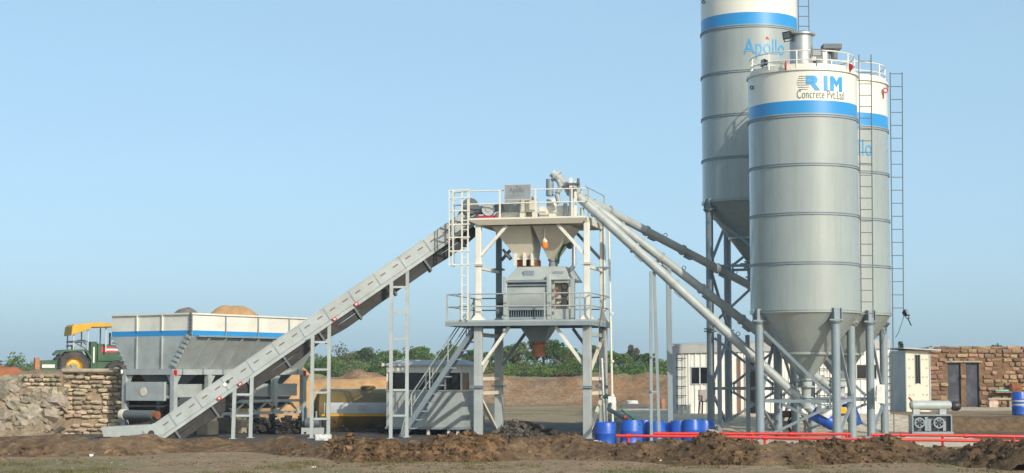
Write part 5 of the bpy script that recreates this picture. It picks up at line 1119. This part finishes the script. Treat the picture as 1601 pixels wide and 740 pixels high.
for px, Y, lab in ((946,47.0,'leftmost blue drum, standing apart beside the tower column'),(985,46.7,'blue drum under the green hose, second from the tower column'),(1006,51.6,'blue drum behind the one with the green hose'),(1026,51.3,'blue drum directly behind the narrow two-legged screw trestle'),(1044,51.7,'blue drum behind the single grey screw post'),(1062,51.3,'blue drum just right of the single grey screw post'),(1081,51.0,'blue drum in the middle of the right-hand cluster'),(1097,51.4,'rightmost blue drum of the cluster behind the red pipe')):
    x = (px-800.5)/FPX*Y; drum(lab, x, Y, gz(x, Y)+.0, .285+.015*((px*7)%3)/2, .83+.035*((px*3)%4), (R(((px*5)%5-2)*1.2), R(((px*3)%5-2)*1.2), px))
x = (1591-800.5)/FPX*60.5; drum('blue drum with pale bands at the right end of the stone building', x, 60.5, gz(x,60.5)+.005, .27, .80, stripes=True)
p = at(1270, 640, 49.6); drum('blue drum lying tilted under the front silo', p.x, p.y, p.z-.1, .2, .72, (0, R(118), R(-12)))
p = at(1338, 636, 51.8); drum('dark blue drum leaning behind the front silo rear leg', p.x, p.y, p.z-.55, .2, .7, (0, R(-20), 0), 'tarp_blue')
vs, fs = chunk(.42,.2,.30,.22,random.Random(77),2,.5); p = at(1288, 643, 49.35); o = MB().add(vs, fs).build('white_rag', 'white_cloth', smooth=60); o.location = p; o.rotation_euler = (0,.5,0); tag(o, 'crumpled white rag draped on the tilted blue drum', 'rag')
vs, fs = chunk(.25,.12,.56,.2,random.Random(78),2,.35); p = at(1376.5, 617, 51.6); o = MB().add(vs, fs).build('hanging_cloth', 'white_cloth', smooth=40); o.location = p; tag(o, 'white cloth hanging on the right silo leg', 'cloth')
p = at(1316, 642, 51.5); o = MB().box(-.14,-.1,-.1,.14,.1,.1).build('yellow_jerrycan', 'tractor_yellow', bevel=.03); o.location = (p.x, p.y, p.z); tag(o, 'small yellow can hung among the silo legs', 'can')
# ================================================================ RED PIPES
def red_pipe(label, pts, r=.038, posts=(), collars=()):
    P = [at(*q) for q in pts]; t = thing('red_pipe', label, 'pipe', (P[0].x, P[0].y, gz(P[0].x, P[0].y)), group='red pipes along the berm')
    MB().pipe(P, r, 10).build('pipe', 'red_paint', t, world=True)
    for k in posts:
        q = P[0].lerp(P[-1], k); MB().tube(q, (q.x, q.y, gz(q.x,q.y)-.02), r*.9, n=10).build('post', 'red_paint', t, world=True)
    for k in collars:
        q = P[0].lerp(P[-1], k); d = (P[-1]-P[0]).normalized()*.06; MB().tube(q-d, q+d, r*1.45, n=12).build('collar', 'red_paint', t, world=True)
    return t
red_pipe('long front red pipe lying lowest along the top of the berm', [(963,681.5,43.6),(1120,683,43.6),(1345,687,43.6),(1610,690.5,43.6)], posts=(.03,.125,.36,.62,.88), collars=(.03,.36,.62,.66))
red_pipe('upper red pipe between the drums and the front silo', [(1022,678,44.0),(1180,678.5,44.0),(1330,679,44.0)], posts=(.07,.5,.98), collars=(.35,.7,))
red_pipe('upper red pipe at the compressor, ending at the frame edge', [(1362,680,44.0),(1480,681,44.0),(1610,683,44.0)], posts=(.02,.45,.9), collars=(.2,.6))
# ================================================================ COMPRESSOR
kx = lambda px: (px-800.5)/FPX*53.6; kz = lambda py: zat(py, 53.6)
CM = thing('air_compressor', 'grey air compressor with a horizontal tank on top', 'compressor', (kx(1450), 53.6, 0))
MB().lathe([(0,kx(1419)),(.1,kx(1420)),(.145,kx(1423)),(.145,kx(1480)),(.1,kx(1484)),(0,kx(1484.5))], (0,53.6,kz(634)), 24, 'x').build('tank', 'grey_paint', CM, world=True)
MB().lathe([(0,kx(1484)),(.13,kx(1485)),(.15,kx(1488)),(.15,kx(1494)),(.1,kx(1498)),(0,kx(1498))], (0,53.6,kz(635)), 18, 'x').build('motor', 'black_metal', CM, world=True)
for px in (1429, 1470): MB().box(kx(px)-.1,53.5,kz(650),kx(px)+.1,53.7,kz(640)).build('saddle', 'grey_paint', CM, world=True)
MB().box(kx(1420),53.35,-.02,kx(1484),53.4,.12).box(kx(1420),53.8,-.02,kx(1484),53.85,.12).box(kx(1420),53.401,kz(650),kx(1482),53.8,kz(648)).box(kx(1420),53.35,.121,kx(1422),53.85,kz(650)).box(kx(1480),53.35,.121,kx(1482),53.85,kz(650)).build('frame', 'leg_grey', CM, world=True)
MB().box(kx(1423),53.55,.125,kx(1479),53.8,kz(651)).build('engine_block', 'dark_grey_paint', CM, world=True)
for px, r in ((1432,.16),(1462,.17)):
    c = Vector((kx(px), 53.4, kz(661))); wl_ = MB().lathe([(r*.75,-.03),(r,-.03),(r,.03),(r*.75,.03)], c, 20, 'y', True).build('pulley', 'leg_grey', CM, world=True)
    MB().lathe([(0,-.05),(r*.3,-.05),(r*.3,.05),(0,.05)], c, 12, 'y').build('hub', 'black_metal', wl_, world=True)
    for k in range(3): a = k*math.pi/3; d = Vector((math.cos(a),0,math.sin(a)))*r*.8; MB().beam(c-d, c+d, .03).build('spoke', 'leg_grey', wl_, world=True)
for k, px in enumerate((1443,1448,1471)): MB().box(kx(px)-.05,53.42,.14,kx(px)+.04,53.54,kz(652+k*3)).build('cylinder_block', 'leg_grey', CM, world=True)
# ================================================================ SMALL THINGS ROUND THE SITE
MCy = 53.0; mx_ = lambda px: (px-800.5)/FPX*MCy
MC = thing('motorcycle', 'dark motorcycle parked behind the front silo legs', 'motorcycle', (mx_(1222), MCy, gz(mx_(1222),MCy)), 0)
for x in (-.42, .42):
    w = MB().lathe([(.22,-.04),(.27,-.04),(.29,0),(.27,.04),(.22,.04)], (x,0,.29), 24, 'y', True).build('wheel', 'tyre', MC)
    MB().lathe([(0,-.05),(.05,-.05),(.05,.05),(0,.05)], (x,0,.29), 10, 'y').build('hub', 'stainless', w)
MB().pipe([(-.42,-.06,.29),(-.1,-.06,.45),(.1,-.06,.35),(.28,-.06,.75)], .025).pipe([(.28,0,.85),(.42,0,.29)], .03).build('frame', 'black_metal', MC)
MB().box(-.12,-.12,.2,.15,.12,.45).build('engine', 'dark_grey_paint', MC, bevel=.02); MB().box(-.05,-.12,.55,.25,.12,.75).build('tank', 'plastic_brown', MC, bevel=.05); MB().box(-.5,-.1,.58,-.06,.1,.68).build('seat', 'black_rubber', MC, bevel=.03)
MB().tube((.24,-.3,.92),(.24,.3,.92),.018).tube((.28,0,.8),(.24,0,.92),.025).build('handlebar', 'black_metal', MC)
MB().lathe([(0,-.06),(.08,-.04),(.08,.04),(0,.06)], (.36,0,.78), 12, 'x').build('headlight', 'lamp_glass', MC)
hz_ = MB().pipe([at(943,622,51.2), at(950,618,51.2), at(955,628,51.1), at(952,640,50.6), at(962,646,49), at(974,653,47.6), at(984,660,46.7)], .06, 10); tag(hz_.build('hose', 'hose_dark'), 'thick dark green hose curling beside the right tower column', 'hose')
hz_ = MB().pipe([at(972,641,47.4), at(982,649,47.1), at(992,656,46.8), at(1001,664,46.5)], .028, 8); tag(hz_.build('hose', 'hose_green'), 'thin bright green hose lying across the blue drums', 'hose')
VV = thing('red_valve', 'small red valve on the green hose above the drums', 'valve', at(977, 652, 47.0)); p = at(977, 652, 47.0)
MB().lathe([(0,-.05),(.075,-.04),(.075,.04),(0,.05)], p, 14, 'y').build('wheel', 'plastic_brown', VV, world=True); MB().lathe([(0,-.08),(.03,-.08),(.03,.0),(0,.0)], p, 10, 'y').build('stem', 'red_paint', VV, world=True)
vs, fs = chunk(.24,.2,.42,.15,random.Random(5),2,.4); o = MB().add(vs, fs).build('sack', 'white_cloth', smooth=50); p = at(957, 631, 51.0); o.location = p; tag(o, 'white sack hanging on the dark green hose', 'sack')
Y = 74.; x = (990-800.5)/FPX*Y; o = MB().box(-.55,-.3,0,.6,.3,.07).box(-.5,-.28,.08,.55,.25,.15).build('plank_stack', 'dark_grey_paint'); o.location = (x, Y, gz(x,Y)+.01); tag(o, 'dark stack of planks lying on the ground beside the shed', 'planks')
vs, fs = chunk(.5,.35,.25,.2,random.Random(15),2,.4); o = MB().add(vs, fs).build('sack', 'white_cloth', smooth=50); x = (988-800.5)/FPX*79; o.location = (x, 79, gz(x,79)+.1); tag(o, 'pale sack lying behind the stack of planks', 'sack')
x = (1034.5-800.5)/FPX*72; o = MB().lathe([(.1,0),(.105,.02),(.105,.36),(.08,.4),(.0,.4)], n=16).build('orange_canister', 'terracotta'); o.location = (x, 72, gz(x,72)+.005); tag(o, 'small orange canister standing beside the shed end', 'canister')
o = MB().box(-.3,-.2,0,.3,.2,.07).build('basin', 'hose_green', bevel=.04); o.location = (bx_(1560), BY-.22, bz(612)); o.data.materials[0] = mat('turquoise_plastic', (.16,.42,.38), .4); tag(o, 'turquoise plastic basin against the stone wall above the bench', 'basin')
MB().box(bx_(1550),BY-.4,bz(612)-.06,bx_(1594),BY-.1,bz(612)-.001).build('shelf', 'timber', SB, world=True)
vs, fs = chunk(.5,.3,.4,.25,random.Random(25),2,.4); o = MB().add(vs, fs).build('red_bundle', 'rust', smooth=0); o.location = (bx_(1583), BY-.3, bz(613)+.15); tag(o, 'red bundle against the stone wall near the banded drum', 'bundle')
MB().pipe([at(1562,646,60), at(1574,628,60), at(1578,650,60)], .015, 6).build('x', 'leg_grey') if 0 else None
# ================================================================ TREES
def crown(b, c, rx, ry, rz, n, s, rnd, clumps=12):
    c = Vector(c); cl = []
    for k in range(clumps):
        while True:
            v = Vector((rnd.uniform(-1,1), rnd.uniform(-1,1), rnd.uniform(-1,1)))
            if v.length < 1: break
        cl.append((Vector((v.x*rx*.75, v.y*ry*.75, v.z*rz*.75)), rnd.uniform(.28,.5)))
    for k in range(n):
        p, q = cl[k % clumps]; d = Vector((rnd.gauss(0,1), rnd.gauss(0,1), rnd.gauss(0,1))).normalized()*rnd.random()**.4
        w = c+p+Vector((d.x*rx, d.y*ry, d.z*rz))*q
        a = Vector((rnd.gauss(0,1), rnd.gauss(0,1), rnd.gauss(0,1))).normalized(); e = a.orthogonal().normalized(); f = a.cross(e); ss = s*rnd.uniform(.6,1.4)
        b.add([w-e*ss, w-f*ss*.5, w+e*ss, w+f*ss*.5], [(0,1,2,3)])
def tree(label, px, Y, ytop, wpx, kind, seed, group='trees beyond the plant', zb=None, leaf=.16, n=1500, cr=.62):
    rnd = random.Random(seed); x = (px-800.5)/FPX*Y; z0 = gz(x, Y)-.05 if zb is None else zb; zt_ = zat(ytop, Y); H = zt_-z0; w = wpx/2/FPX*Y
    t = thing('tree', label, 'tree', (x, Y, z0), group=group)
    b = MB().tube((0,0,0), (.05*H*rnd.uniform(-1,1),0,H*.55), .035*H+.03, .02*H+.02, 8)
    for k in range(6):
        a = rnd.uniform(0,6.3); h0 = H*rnd.uniform(.25,.5); b.tube((0,0,h0), (math.cos(a)*w*.6, math.sin(a)*w*.6, h0+H*rnd.uniform(.15,.4)), .018*H+.015, .008, 6)
    b.build('trunk', 'bark', t)
    b = MB(); crown(b, (0,0,H*(1-cr/2)), w, w*.9, H*cr/2, n, leaf, rnd); b.build('crown', kind, t, smooth=0); return t
TREES = [(572,190,543,40,'leaf_dark','round-topped tree standing above the scrub left of the cabin'),(612,205,546,46,'leaf_green','broad tree just left of the tall conveyor trestle'),(655,185,543,60,'leaf_green','broad bright tree above the control cabin roof'),(697,180,536,52,'leaf_green','tallest bright tree behind the staircase'),
 (735,190,545,40,'leaf_dark','dark tree behind the left tower column'),(770,172,548,40,'leaf_green','low green tree between the left tower columns'),(803,165,533,62,'leaf_pale','pale feathery tree behind the left of the mixer chute'),(851,150,527,74,'leaf_dark','tall dark tree directly behind the mixer chute'),(890,165,541,52,'leaf_green','green tree right of the tall dark one'),
 (930,185,543,50,'leaf_dark','dark tree behind the right tower columns'),(966,175,544,56,'leaf_green','green tree right of the tower standpipe'),(987,230,540,26,'leaf_dry','thin pale tree showing above the scrub right of the tower'),(1012,160,549,44,'leaf_dark','dark bush-like tree beside the shed end'),(540,200,552,50,'leaf_green','low green tree above the tank'),(505,180,551,44,'leaf_green','low bright tree behind the shorter trestle')]
for k, (px, Y, yt, w, kd_, lab) in enumerate(TREES): tree(lab, px, Y, yt, w, kd_, 100+k, leaf=.13, n=4200 if w > 50 else 2600)
tree('small shrub between the red soil heap and the tractor', 57, 80, 573, 26, 'leaf_green', 201, 'shrubs near the buildings', 1.0, .07, 500, .8)
tree('leafy bush rising behind the left end of the stone building', 1457, 88, 531, 26, 'leaf_green', 202, 'shrubs near the buildings', .4, .10, 700, .5)
tree('thin treetop above the portable cabin roof', 1407, 120, 528, 9, 'leaf_dark', 203, 'shrubs near the buildings', 1.0, .09, 260, .35)
tree('low rounded tree top behind the stone building roof', 1557, 110, 536, 36, 'leaf_dark', 204, 'shrubs near the buildings', .6, .12, 900, .4)
b = MB(); mi = []; rnd = random.Random(31)
def bush(x, Y, z, w, h, n, leaf, cl, k):
    n0 = len(b.f); crown(b, (x, Y, z+h*.5), w, w, h*.55, n, leaf, rnd, cl); mi.extend([k]*(len(b.f)-n0))
def kind_(): return rnd.choice((0,0,0,1,1,2,3))
for k in range(190):
    px = rnd.uniform(380, 1060); Y = rnd.uniform(136, 190); x = (px-800.5)/FPX*Y; h = rnd.uniform(.6, 1.9)*(1 if Y > 150 else .7)
    if rnd.random() < .14 and Y > 155: h *= 1.7
    bush(x, Y, gz(x,Y), rnd.uniform(.9, 2.3), h, 620, .105, 14, kind_())
for k in range(90):
    x = rnd.uniform(-110, 110); Y = rnd.uniform(195, 250); h = rnd.uniform(1.2, 3.3); bush(x, Y, 1.72, rnd.uniform(1.5,4), h, 420, .22, 12, kind_())
o = b.build('scrub', 'leaf_green', smooth=0)
for m_ in ('leaf_dark', 'leaf_pale', 'leaf_dry'): o.data.materials.append(M[m_])
o.data.polygons.foreach_set('material_index', mi)
tag(o, 'dense green scrub growing across the field beyond the earth bank', 'scrub', kind='stuff')
# ================================================================ AIR
hb = MB().box(-4100, -450, -4.2, 4100, 6100, 17.5); ho = hb.build('haze', 'soil', smooth=0); tag(ho, 'thin pale dusty haze filling the air over the whole site', 'haze', kind='stuff')
hmz = bpy.data.materials.new('haze_air'); hmz.use_nodes = True; hn = hmz.node_tree.nodes; hn.remove(hn['Principled BSDF'])
pv = hn.new('ShaderNodeVolumePrincipled'); pv.inputs['Color'].default_value = (.66, .80, .96, 1); pv.inputs['Density'].default_value = .00042; pv.inputs['Anisotropy'].default_value = 0
hmz.node_tree.links.new(pv.outputs[0], hn['Material Output'].inputs['Volume']); ho.data.materials[0] = hmz
